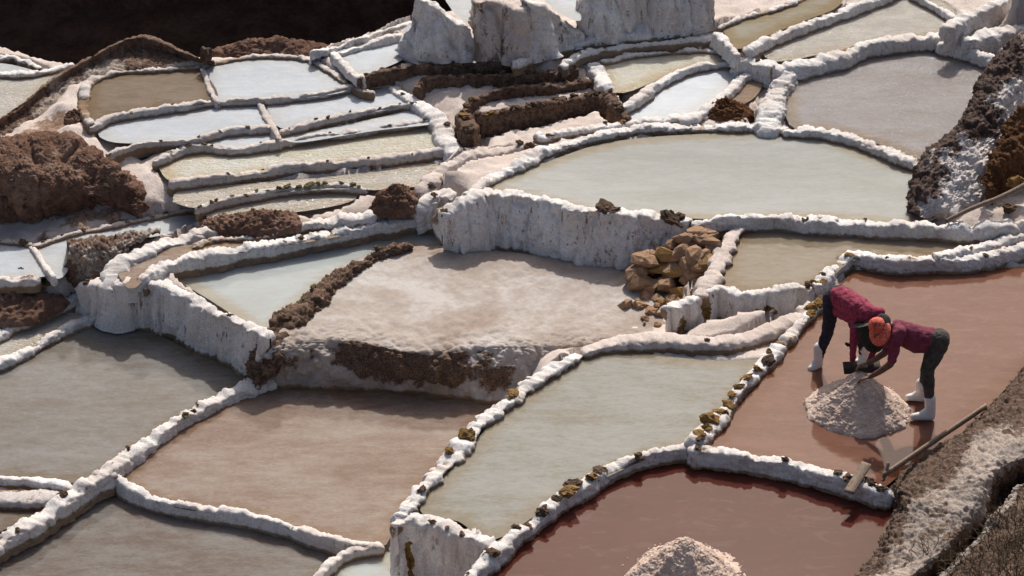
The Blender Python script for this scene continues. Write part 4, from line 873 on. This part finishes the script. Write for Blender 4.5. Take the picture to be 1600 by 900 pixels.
edge = np.array([at(*e) for e in [(-200,70,.4),(0,86,.45),(70,100,.5),(125,92,.7),(219,54,1.2),(330,86,.85),(480,82,.9),(560,52,.98),(640,26,1.0),(664,14,1.05)]])
ye = np.interp(GX, edge[:, 0], edge[:, 1]); xr = edge[-1, 0]
drop = np.clip(GY - ye - 0.25, 0, None) * 2.6 * (1 - sstep(xr - 0.1, xr + 0.5, GX))
GZ = np.maximum(GZ - drop, np.minimum(GZ, -4.6 + 0.25 * fbm(pp, 0.6, 3, 21).reshape(GZ.shape)))
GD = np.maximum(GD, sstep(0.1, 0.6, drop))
for W_, z_ in PONDS:
    x0, y0 = W_.min(0) - .1; x1, y1 = W_.max(0) + .1
    ia, ib = np.searchsorted(gx, x0), np.searchsorted(gx, x1); ja, jb = np.searchsorted(gy, y0), np.searchsorted(gy, y1)
    if ib <= ia or jb <= ja: continue
    ins = inside(offset_poly(W_, 0.03), GX[ia:ib, ja:jb], GY[ia:ib, ja:jb])
    GZ[ia:ib, ja:jb] = np.where(ins, np.minimum(GZ[ia:ib, ja:jb], z_ - 0.10), GZ[ia:ib, ja:jb])
for W_, z_ in FOOT:
    x0, y0 = W_.min(0) - .1; x1, y1 = W_.max(0) + .1
    ia, ib = np.searchsorted(gx, x0), np.searchsorted(gx, x1); ja, jb = np.searchsorted(gy, y0), np.searchsorted(gy, y1)
    if ib <= ia or jb <= ja: continue
    ins = inside(W_, GX[ia:ib, ja:jb], GY[ia:ib, ja:jb])
    GZ[ia:ib, ja:jb] = np.where(ins, np.minimum(GZ[ia:ib, ja:jb], z_), GZ[ia:ib, ja:jb])
# the pit beneath the dry plateau and the wall feet stays under those surfaces
plat = np.array([at(*e)[:2] for e in [(440,560,-.3),(600,385,-.1),(700,385,-.1),(1000,425,-.1),(1060,462,-.1),(1062,498,-.1),(1015,520,-.1),(905,545,-.1),(770,560,-.3),(600,560,-.3)]])
GZ = np.where(inside(plat, GX, GY), np.minimum(GZ, -0.55), GZ)
for poly, zc in [([(1040,485),(1100,468),(1170,466),(1240,455),(1268,478),(1200,508),(1130,522),(1040,518)], .10), ([(985,430),(1060,360),(1112,345),(1132,362),(1112,450),(1060,485),(1000,500)], .0)]:
    pw = np.array([at(x, y, zc)[:2] for x, y in poly]); GZ = np.where(inside(pw, GX, GY), np.minimum(GZ, zc + .03 * fbm(pp, 4, 3, 77).reshape(GZ.shape)), GZ)
ground = link_mesh('ground', np.stack([GX, GY, GZ], -1).reshape(-1, 3), grid_faces(*GX.shape)[:, ::-1], M['ground'],
                   attrs={'hw': np.full(GX.size, 1.0), 'dirt': GD.ravel()})
tag(ground, 'salt crusted brown earth between the ponds', 'ground', kind='structure')
# far side of the ravine and the country beyond
xs = np.linspace(-60, 40, 130); ys = np.concatenate([np.linspace(32, 60, 100), np.linspace(62, 400, 30)])
XX, YY = np.meshgrid(xs, ys, indexing='ij')
pz = np.stack([XX.ravel(), YY.ravel(), XX.ravel() * 0], 1)
base = -3.4 - 1.2 * sstep(-2.5, 0.5, XX) * sstep(44, 40, YY) + sstep(42.0, 48.5, YY + 1.2 * fbm(pz, 0.15, 3, 4).reshape(XX.shape)) * (15.5 + 2.5 * fbm(pz, 0.08, 3, 8).reshape(XX.shape))  # the slope's unseen upper part is shaped to throw shade over the ravine
base = np.where(YY > 49, base + (YY - 49) * 0.05, base)
ZZ = base + 0.5 * fbm(pz + 3, 0.9, 5, 15).reshape(XX.shape)
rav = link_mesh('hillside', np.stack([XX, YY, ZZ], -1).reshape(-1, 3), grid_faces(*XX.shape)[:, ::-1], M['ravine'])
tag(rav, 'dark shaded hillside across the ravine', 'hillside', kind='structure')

# ------------------------------------------------------------------ salt piles
P1, P2 = 0.34, 0.18
pile = heap('salt_pile', 'tall rosy salt pile the two workers are bending over', 'salt pile', (at(1340, 640, P1)[0], at(1340, 640, P1)[1], P1 - .02), .64, .60, .54, 'pile', amp=.026, power=1.15, dirt=0.0, nr=120, na=340, freq=5, tip=.08, foot=.1, fine=.007, mid=.4)
pile2 = heap('salt_pile', 'salt pile standing in the dark red pond at the bottom edge', 'salt pile', (at(1068, 902, P2)[0], at(1068, 902, P2)[1], P2 - .02), .60, .56, .52, 'pile', amp=.034, power=1.15, dirt=0.0, nr=120, na=340, freq=4.5, tip=.14, foot=.1, fine=.007, mid=.4)
sk = heap('sunken_skirt', None, None, (at(1098, 890, P2)[0], at(1098, 890, P2)[1], P2 - .02), .60, .50, .035, 'pile', amp=.008, power=.6, dirt=0.0, nr=40, na=160, fine=.004)
sk.location = Vector(sk.location) - Vector(pile2.location); sk.parent = pile2
for pl_, lv in ((pile, P1), (pile2, P2)):
    c = Vector(pl_.location)
    for i in range(40):
        a = random.uniform(0, 6.283); rr = random.uniform(.40, .68)
        h = max(0.0, .54 * (1 - rr / .64)) + lv
        place_rock('lump', (c.x + rr * math.cos(a), c.y + rr * math.sin(a) * .94, h + .0), random.uniform(.010, .022), 'pile', pl_, .8, smooth=True, sub=1)

# ------------------------------------------------------------------ timber
def box_between(name, label, a, b, wid, thk, mat, cat='plank', up=(0, 0, 1), parent=None, bow=0.0):
    a = Vector(a); b = Vector(b); L = (b - a).length
    x = (b - a).normalized(); y = Vector(up).cross(x).normalized(); z = x.cross(y)
    n = 14; V = []; F = []
    prof = [(-.5, -.5), (.5, -.5), (.5, .5), (-.5, .5)]
    for i in range(n + 1):
        t = i / n
        jit = [random.uniform(-.03, .03) for _ in range(4)]
        for k, (u, v) in enumerate(prof):
            p = a + x * (L * t + (random.uniform(-.01, .01) if i in (0, n) else 0)) + y * (u * wid * (1 + jit[k])) + z * (v * thk * (1 + jit[k]) + bow * math.sin(math.pi * t))
            V.append(p[:])
    for i in range(n):
        for k in range(4):
            F.append((i * 4 + k, i * 4 + (k + 1) % 4, (i + 1) * 4 + (k + 1) % 4, (i + 1) * 4 + k))
    F.append((3, 2, 1, 0)); F.append((n * 4, n * 4 + 1, n * 4 + 2, n * 4 + 3))
    o = link_mesh(name, V, F, mat, smooth=False)
    if parent is None: rebase(o); tag(o, label, cat)
    return o
def wood(name, a, b):
    s = NT(name)
    n = s.noise(3, 6, 0.65, vec=s.scaled((18, 18, 18))); n2 = s.noise(30, 4, 0.6)
    s.link(s.ramp(s.math('ADD', s.math('MULTIPLY', n, .5), s.math('MULTIPLY', n2, .5)), [(.35, a), (.65, b)]), s.b.inputs['Base Color'])
    s.b.inputs['Roughness'].default_value = .85; s.link(s.bump(n2, .5, .01), s.b.inputs['Normal']); return s.m
M['wood'] = wood('weathered_wood', (.11, .075, .05), (.27, .20, .15))
M['wood_dark'] = wood('wet_dark_wood', (.018, .011, .008), (.06, .038, .026))
box_between('plank', 'long narrow board on edge along the right bank of the workers\' pond', at(1380, 743, .50), at(1541, 634, .52), .03, .06, M['wood'], bow=.0)
box_between('plank', 'short weathered plank lying across the dyke between the red ponds', at(1326, 770, .40), at(1354, 724, .50), .11, .022, M['wood'])
box_between('plank', 'dark board stump standing at the lower end of the long board', at(1379, 752, .40), at(1388, 722, .58), .12, .022, M['wood'], up=(.9, .2, .3))
yb = at(1345, 618, P1)[1]
bd = box_between('plank', 'dark scraper board held level by the workers over the tall pile', aty(1318, 575, yb), aty(1376, 573, yb + .03), .15, .02, M['wood_dark'], cat='scraper board', up=(0, -.55, .85))
# pole
pa, pb = at(1478, 345, .72), at(1612, 286, 1.02)
cc = catmull(np.array([pa, pa * .7 + pb * .3 + [0, 0, .015], pa * .35 + pb * .65 - [0, 0, .01], pb + [0, 0, .015]]), 8)
V, F = [], []
T_ = Vector(pb - pa).normalized(); S_ = T_.cross(Vector((0, 0, 1))).normalized(); U_ = S_.cross(T_)
for i, c in enumerate(cc):
    r = .026 + .016 * i / len(cc) + random.uniform(-.002, .002)
    for k in range(10):
        a = k * math.tau / 10; p = Vector(c) + S_ * math.cos(a) * r + U_ * math.sin(a) * r; V.append(p[:])
for i in range(len(cc) - 1):
    for k in range(10): F.append((i * 10 + k, i * 10 + (k + 1) % 10, (i + 1) * 10 + (k + 1) % 10, (i + 1) * 10 + k))
pole = link_mesh('wooden_pole', V, F, M['wood']); rebase(pole); tag(pole, 'grey wooden pole lying on the rocks at right edge', 'pole')

# ------------------------------------------------------------------ dry twigs on the bank
M['twig'] = rock_mat('dry_twig', (.05, .035, .022), (.16, .115, .07))
def tube(V, F, pts, r0, r1, k=4):
    b0 = len(V); n = len(pts)
    for i, p in enumerate(pts):
        t = (pts[min(i + 1, n - 1)] - pts[max(i - 1, 0)]); t = t / (np.linalg.norm(t) + 1e-9)
        s = np.cross(t, [.3, .2, .93]); s /= np.linalg.norm(s) + 1e-9; u = np.cross(s, t); r = r0 + (r1 - r0) * i / (n - 1)
        for j in range(k):
            a = j * math.tau / k; V.append(p + (s * math.cos(a) + u * math.sin(a)) * r)
    for i in range(n - 1):
        for j in range(k): F.append((b0 + i * k + j, b0 + i * k + (j + 1) % k, b0 + (i + 1) * k + (j + 1) % k, b0 + (i + 1) * k + j))
def shrub(label, px, py, z, size, n):
    c = at(px, py, z); V, F = [], []
    for i in range(n):
        d = RNG.normal(size=3); d[2] = abs(d[2]) * .7 + .35; d /= np.linalg.norm(d)
        L = size * RNG.uniform(.5, 1.1); st = c + np.array([RNG.normal() * size * .3, RNG.normal() * size * .3, -.05])
        p = [st]
        for k in range(4): d = d + RNG.normal(size=3) * .25; d /= np.linalg.norm(d); p.append(p[-1] + d * L / 4)
        tube(V, F, p, .0055, .002)
        for q_ in range(2):
            e = d + RNG.normal(size=3) * .6; e /= np.linalg.norm(e); b = p[2 + q_]
            tube(V, F, [b, b + e * L * .18, b + (e + RNG.normal(size=3) * .3) * L * .34], .0035, .0014, 3) if False else tube(V, F, [b, b + e * L * .18, b + (e + RNG.normal(size=3) * .3) * L * .34], .0035, .0014)
    o = link_mesh('dry_shrub', V, F, M['twig']); rebase(o); tag(o, label, 'shrub', 'dry shrubs on the bank')
for a in [('sparse dry shrub at the foot of the bank near the bottom edge', 1450, 868, .62, .28, 22), ('wiry dry shrub at the mouth of the dark ditch', 1505, 880, .72, .34, 34), ('dry shrub on the brown slope right of the ditch', 1565, 850, .95, .36, 40),
          ('dry shrub at the right edge of the brown slope', 1598, 815, 1.0, .3, 34), ('dry shrub in the bottom right corner', 1588, 892, 1.1, .36, 40), ('low dry shrub at the bottom edge below the ditch mouth', 1535, 898, .95, .3, 34), ('small dry shrub on the slope next to the white ditch lip', 1560, 805, .8, .2, 20)]: shrub(*a)

# ------------------------------------------------------------------ people
def cloth(name, a, b, rough=.85, wr=.5, scale=18, vec=None):
    s = NT(name); n = s.noise(scale, 5, .6); n2 = s.noise(120, 2, .5)
    s.link(s.ramp(n, [(.35, a), (.65, b)]), s.b.inputs['Base Color']); s.b.inputs['Roughness'].default_value = rough
    s.b.inputs['Specular IOR Level'].default_value = .3
    s.link(s.bump(n, wr, .03), s.b.inputs['Normal']); return s.m
M['skin'] = cloth('tanned_skin', (.10, .048, .030), (.16, .082, .052), .55, .15)
M['shirt_maroon'] = cloth('maroon_shirt', (.13, .020, .042), (.215, .040, .072))
M['shirt_red'] = cloth('crimson_knit', (.20, .018, .048), (.36, .055, .095), scale=26)
M['pants_grey'] = cloth('charcoal_trousers', (.036, .031, .027), (.075, .066, .057))
M['pants_navy'] = cloth('dark_leggings', (.014, .012, .020), (.030, .026, .040))
M['boot'] = cloth('white_rubber', (.60, .58, .56), (.72, .70, .68), .35, .1)
M['cap'] = cloth('orange_cap', (.42, .05, .04), (.76, .17, .10), .7, .25, scale=34)
M['cap_dark'] = cloth('dark_neck_flap', (.014, .012, .014), (.03, .026, .028))
M['hat'] = cloth('dark_green_hat', (.010, .013, .009), (.026, .030, .020))
M['brim'] = cloth('grey_green_brim', (.05, .065, .052), (.10, .12, .10))
M['letter'] = cloth('dark_lettering', (.16, .02, .018), (.2, .03, .025))

def implicit(name, bones, mats, voxel=.009, parent=None, wrinkle=0.0, ground=None, smooth_it=6):
    """one continuous surface round tapered limbs; every face takes the material of the nearest bone"""
    bm = bmesh.new(); segs = []
    for pts, rad, mi in bones:
        pts = [Vector([float(c) for c in p]) for p in pts]
        for p, r in zip(pts, rad):
            bmesh.ops.create_icosphere(bm, subdivisions=3 if r > .02 else 2, radius=r, matrix=Matrix.Translation(p))
        for (p, r), (q, t) in zip(zip(pts, rad), zip(pts[1:], rad[1:])):
            d = q - p
            if d.length < 1e-5: continue
            m = Matrix.Translation((p + q) / 2) @ d.to_track_quat('Z', 'Y').to_matrix().to_4x4()
            bmesh.ops.create_cone(bm, cap_ends=True, segments=20 if max(r, t) > .02 else 10, radius1=r, radius2=t, depth=d.length, matrix=m)
            segs.append((np.array(p), np.array(q), r, t, mi))
    me = bpy.data.meshes.new(name); bm.to_mesh(me); bm.free()
    tmp = bpy.data.objects.new(name + '_tmp', me); COL.objects.link(tmp)
    rm = tmp.modifiers.new('r', 'REMESH'); rm.mode = 'VOXEL'; rm.voxel_size = voxel
    sm = tmp.modifiers.new('s', 'SMOOTH'); sm.iterations = smooth_it; sm.factor = .5
    dg = bpy.context.evaluated_depsgraph_get(); ev = tmp.evaluated_get(dg)
    out = bpy.data.meshes.new_from_object(ev)
    bpy.data.objects.remove(tmp); out.name = name
    n = len(out.vertices); co = np.empty(n * 3, np.float32); out.vertices.foreach_get('co', co); co = co.reshape(-1, 3).astype(float)
    best = np.full(n, 1e9); mi_v = np.zeros(n, int)
    for p, q, r, t, mi in segs:
        d = q - p; u = np.clip(((co - p) @ d) / (d @ d), 0, 1)
        dist = np.linalg.norm(co - (p + u[:, None] * d), axis=1) - (r + (t - r) * u)
        k = dist < best; best[k] = dist[k]; mi_v[k] = mi
    nr_ = np.empty(n * 3, np.float32); out.vertices.foreach_get('normal', nr_); nr_ = nr_.reshape(-1, 3)
    if wrinkle:
        w = (mi_v != 0)
        dsp = wrinkle * (fbm(co * [1, 1, 1.8], 9, 3, 5, billow=True)) * w
        co = co + nr_ * dsp[:, None]
    if ground is not None: co[:, 2] = np.maximum(co[:, 2], ground)
    out.vertices.foreach_set('co', co.astype(np.float32).ravel())
    for m in mats: out.materials.append(m)
    np_ = len(out.polygons); vi = np.empty(np_, np.int32)
    ls = np.empty(np_, np.int32); out.polygons.foreach_get('loop_start', ls)
    lv = np.empty(len(out.loops), np.int32); out.loops.foreach_get('vertex_index', lv)
    out.polygons.foreach_set('material_index', mi_v[lv[ls]].astype(np.int32))
    out.polygons.foreach_set('use_smooth', np.ones(np_, bool)); out.update()
    o = bpy.data.objects.new(name, out); COL.objects.link(o)
    if parent: o.parent = parent; o.location = -Vector(parent.location)
    return o
def hand(bones, wrist, tip_dir, side, curl, L=.085, mi=0):
    """palm, four unequal bent fingers and a thumb leaving the side of the palm"""
    w = np.array(wrist); d = np.array(tip_dir, float); d /= np.linalg.norm(d)
    s = np.array(side, float); s -= d * (s @ d); s /= np.linalg.norm(s); c = np.array(curl, float); c -= d * (c @ d); c -= s * (c @ s); c /= np.linalg.norm(c)
    for k in (-.027, -.009, .009, .027): bones.append(([w, w + d * L + s * k], [.020, .0145], mi))
    for k, l in zip((-.033, -.011, .011, .033), (.062, .074, .080, .070)):
        b = w + d * L + s * k
        bones.append(([b, b + d * l * .42 + c * .008, b + d * l * .72 + c * .026, b + d * l * .88 + c * .050], [.0105, .0098, .0090, .0080], mi))
    b = w + d * .025 + s * .03
    bones.append(([b, b + d * .03 + s * .026, b + d * .062 + s * .034 + c * .012], [.0135, .0115, .0095], mi))
def dome(name, center, axis, r, depth, mat, parent, th=.004, n=28, m=12, sq=1.0, front=None):
    ax = Vector(axis).normalized(); f = Vector(front) if front else Vector((1, 0, 0)); f = (f - ax * f.dot(ax)).normalized(); g = ax.cross(f)
    V, F = [], []
    for i in range(m + 1):
        a = i / m * math.pi / 2
        for k in range(n):
            b = k * math.tau / n; rr = r * math.cos(a) ** .8 if i < m else 0.0
            p = Vector(center) + f * (math.cos(b) * rr * sq) + g * (math.sin(b) * rr) + ax * (depth * math.sin(a)); V.append(p[:])
    for i in range(m):
        for k in range(n): F.append((i * n + k, i * n + (k + 1) % n, (i + 1) * n + (k + 1) % n, (i + 1) * n + k))
    o = link_mesh(name, np.array(V) - np.array(parent_world(parent)), F, mat); o.parent = parent; return o
def parent_world(p):
    v = Vector((0, 0, 0))
    while p: v += Vector(p.location); p = p.parent
    return v
def disc(name, center, axis, front, r0, r1, ang, mat, parent, droop=0.0, n=30, th=.005):
    """ring segment: visor or brim"""
    ax = Vector(axis).normalized(); f = Vector(front); f = (f - ax * f.dot(ax)).normalized(); g = ax.cross(f)
    V, F = [], []
    full = ang >= math.pi
    for lay in (0, 1):
        for i in range(n + 1):
            b = -ang + 2 * ang * i / n
            for j in range(5):
                t = j / 4
                ext = r0 + (r1 - r0) * t * (1 if full else max(.0, math.cos(b * .9)))
                p = Vector(center) + f * math.cos(b) * ext + g * math.sin(b) * ext - ax * (droop * t * t + lay * th) + ax * (.012 * math.sin(3 * b) * t)
                V.append(p[:])
    N1 = (n + 1) * 5
    for lay in (0, 1):
        for i in range(n):
            for j in range(4):
                a = lay * N1 + i * 5 + j; F.append((a, a + 1, a + 6, a + 5) if lay == 0 else (a + 5, a + 6, a + 1, a))
    for i in range(n):
        a = i * 5 + 4; F.append((a, a + N1, a + N1 + 5, a + 5))
    o = link_mesh(name, np.array(V) - np.array(parent_world(parent)), F, mat); o.parent = parent; return o

# --- worker with the orange cap
Y0 = at(1445, 656, P1)[1]
J = lambda px, py, dy: aty(px, py, Y0 + dy)
pr = empty('person', at(1445, 640, P1).tolist())
tag(pr, 'bending worker in orange cap, maroon shirt, grey trousers and white boots', 'person')
sk_, sh_, pt_ = 0, 1, 2
bones = [
 ([J(1468,531,.13), J(1467,529,.22), J(1464,529,.30)], [.115, .12, .11], pt_),
 ([J(1466,540,.12), J(1449,578,.05), J(1451,606,.03), J(1453,640,.03)], [.112, .080, .066, .045], pt_),
 ([J(1462,536,.30), J(1450,570,.36), J(1446,590,.39), J(1441,615,.41)], [.108, .076, .062, .045], pt_),
 ([J(1452,529,.20), J(1436,528,.20), J(1417,521,.20), J(1402,514,.20)], [.130, .135, .135, .105], sh_),
 ([J(1446,536,.20), J(1432,538,.20), J(1416,530,.20)], [.105, .105, .105], sh_),
 ([J(1406,519,.07), J(1402,514,.20), J(1402,511,.33)], [.075, .085, .072], sh_),
 ([J(1403,522,.05), J(1398,545,.01), J(1394,561,.0)], [.070, .060, .056], sh_),
 ([J(1396,558,.0), J(1391,569,.0), J(1374,581,.03), J(1361,588,.06)], [.042, .043, .036, .027], sk_),
 ([J(1401,511,.34), J(1392,532,.37), J(1386,545,.37)], [.066, .056, .052], sh_),
 ([J(1387,543,.37), J(1382,552,.37), J(1368,561,.33), J(1357,567,.29)], [.041, .041, .034, .027], sk_),
 ([J(1399,511,.20), J(1388,510,.20), J(1380,512,.20)], [.062, .056, .06], sk_),
 ([J(1375,511,.20), J(1369,508,.20)], [.088, .088], sk_),
 ([J(1374,518,.18), J(1373,527,.17)], [.070, .050], sk_),
 ([J(1369,524,.15), J(1366,527,.14)], [.016, .013], sk_),            # nose
 ([J(1383,514,.105), J(1384,517,.105)], [.018, .014], sk_),           # ear
]
hand(bones, J(1359,589,.065), (-.85, .2, -.35), (.1, -.8, .4), (-.3, .1, -1))
hand(bones, J(1355,568,.285), (-.9, -.2, -.2), (0, -.8, .4), (-.2, 0, -1))
implicit('body', bones, [M['skin'], M['shirt_maroon'], M['pants_grey']], .0075, pr, wrinkle=.011)
def boot(parent, top, ankle, heel, ball, toe, label=None):
    b = implicit('boot', [([top, ankle, heel], [.066, .058, .054], 0), ([heel, ball, toe], [.052, .050, .040], 0), ([ankle, ball], [.052, .046], 0)], [M['boot']], .008, parent, ground=P1 - .012, smooth_it=4)
    return b
boot(pr, J(1453,622,.03), J(1454,640,.02), J(1454,650,.0), J(1438,650,-.01), J(1427,651,-.01))
boot(pr, J(1440,599,.41), J(1439,613,.41), J(1439,621,.41), J(1427,620,.41), J(1419,621,.40))
hc = J(1371, 509, .20)
capax = (-.66, -.42, .42)
cp = dome('cap', np.array(hc) + np.array((.005, .0, .0)), capax, .100, .112, M['cap'], pr, front=(-.45, -.45, -.75))
disc('visor', np.array(hc) + np.array((-.0, -.004, .004)), capax, (.20, -.72, -.62), .098, .235, 1.45, M['cap'], cp, droop=.02)
disc('neck_flap', np.array(hc) + np.array((.005, .0, .0)), capax, (.5, .35, .8), .09, .15, 1.35, M['cap_dark'], cp, droop=.05)
fc = bpy.data.curves.new('lettering', 'FONT'); fc.body = 'JP'; fc.size = .075; fc.align_x = 'CENTER'; fc.align_y = 'CENTER'; fc.extrude = .002
fc.materials.append(M['letter']); ft = bpy.data.objects.new('tmp', fc); COL.objects.link(ft)
fm = bpy.data.meshes.new_from_object(ft.evaluated_get(bpy.context.evaluated_depsgraph_get())); bpy.data.objects.remove(ft)
fo = bpy.data.objects.new('lettering', fm); COL.objects.link(fo); fo.parent = cp
av = Vector(capax).normalized(); look = Vector((-.35, -.75, .55)).normalized()
fo.location = Vector(hc) + look * .114 - parent_world(cp)
zx = Vector((.95, -.1, .45)); zx = (zx - look * zx.dot(look)).normalized(); zy = look.cross(zx)
fo.rotation_euler = Matrix((zx, zy, look)).transposed().to_euler()

# --- worker with the dark hat
Y1 = at(1278, 573, P1)[1]
K = lambda px, py, dy: aty(px, py, Y1 + dy)
pl = empty('person', at(1310, 570, P1).tolist())
tag(pl, 'worker in crimson top and dark hat bent double behind the tall pile', 'person')
bones = [
 ([K(1300,466,.0), K(1311,461,.0), K(1322,464,.02)], [.112, .118, .108], pt_),
 ([K(1300,470,.0), K(1296,500,-.02), K(1293,520,-.02), K(1285,540,-.01), K(1281,560,.0)], [.108, .085, .072, .060, .042], pt_),
 ([K(1322,468,.02), K(1340,515,.05), K(1348,540,.08), K(1350,558,.09)], [.105, .075, .06, .045], pt_),
 ([K(1312,464,-.04), K(1324,470,-.12), K(1341,481,-.26), K(1354,489,-.36)], [.128, .138, .142, .115], sh_),
 ([K(1314,484,-.08), K(1324,490,-.16), K(1336,495,-.26)], [.098, .095, .09], sh_),
 ([K(1339,494,-.30), K(1356,489,-.37), K(1373,489,-.40)], [.075, .09, .075], sh_),
 ([K(1338,497,-.31), K(1334,528,-.38), K(1333,545,-.41), K(1332,562,-.45)], [.070, .052, .046, .037], sh_),
 ([K(1332,560,-.45), K(1333,567,-.46)], [.030, .027], sk_),
 ([K(1373,492,-.40), K(1376,525,-.50), K(1360,560,-.53)], [.068, .05, .036], sh_),
 ([K(1360,560,-.53), K(1356,566,-.53)], [.03, .027], sk_),
 ([K(1356,494,-.40), K(1361,504,-.45)], [.06, .055], sk_),
 ([K(1362,508,-.46), K(1364,520,-.48)], [.092, .088], sk_),
 ([K(1370,514,-.44), K(1374,520,-.43)], [.03, .02], sk_),
]
hand(bones, K(1333,567,-.46), (.15, -.5, -.6), (.9, -.1, .1), (.2, -.3, .8), L=.07)
hand(bones, K(1356,566,-.53), (-.6, -.3, -.5), (.3, -.8, .3), (0, -.3, .8), L=.07)
implicit('body', bones, [M['skin'], M['shirt_red'], M['pants_navy']], .0075, pl, wrinkle=.012)
boot(pl, K(1280,543,-.0), K(1279,558,.0), K(1279,568,.0), K(1272,573,-.03), K(1267,576,-.05))
boot(pl, K(1350,538,.08), K(1350,552,.09), K(1351,561,.09), K(1344,563,.05), K(1340,566,.0))
wb = implicit('wristband', [([K(1325,539,-.41), K(1322,537,-.41)], [.022, .018], 0), ([K(1325,539,-.41), K(1332,540,-.41)], [.014, .02], 0)], [M['cap_dark']], .006, pl)
hx = (.16, -.42, -.89)
h0 = np.array(K(1361, 503, -.44))
ht = dome('hat', h0, hx, .175, .36, M['hat'], pl, front=(1, 0, 0), sq=.98)
disc('brim', h0, hx, (1, 0, 0), .12, .205, math.pi, M['brim'], ht, droop=-.02, n=48)
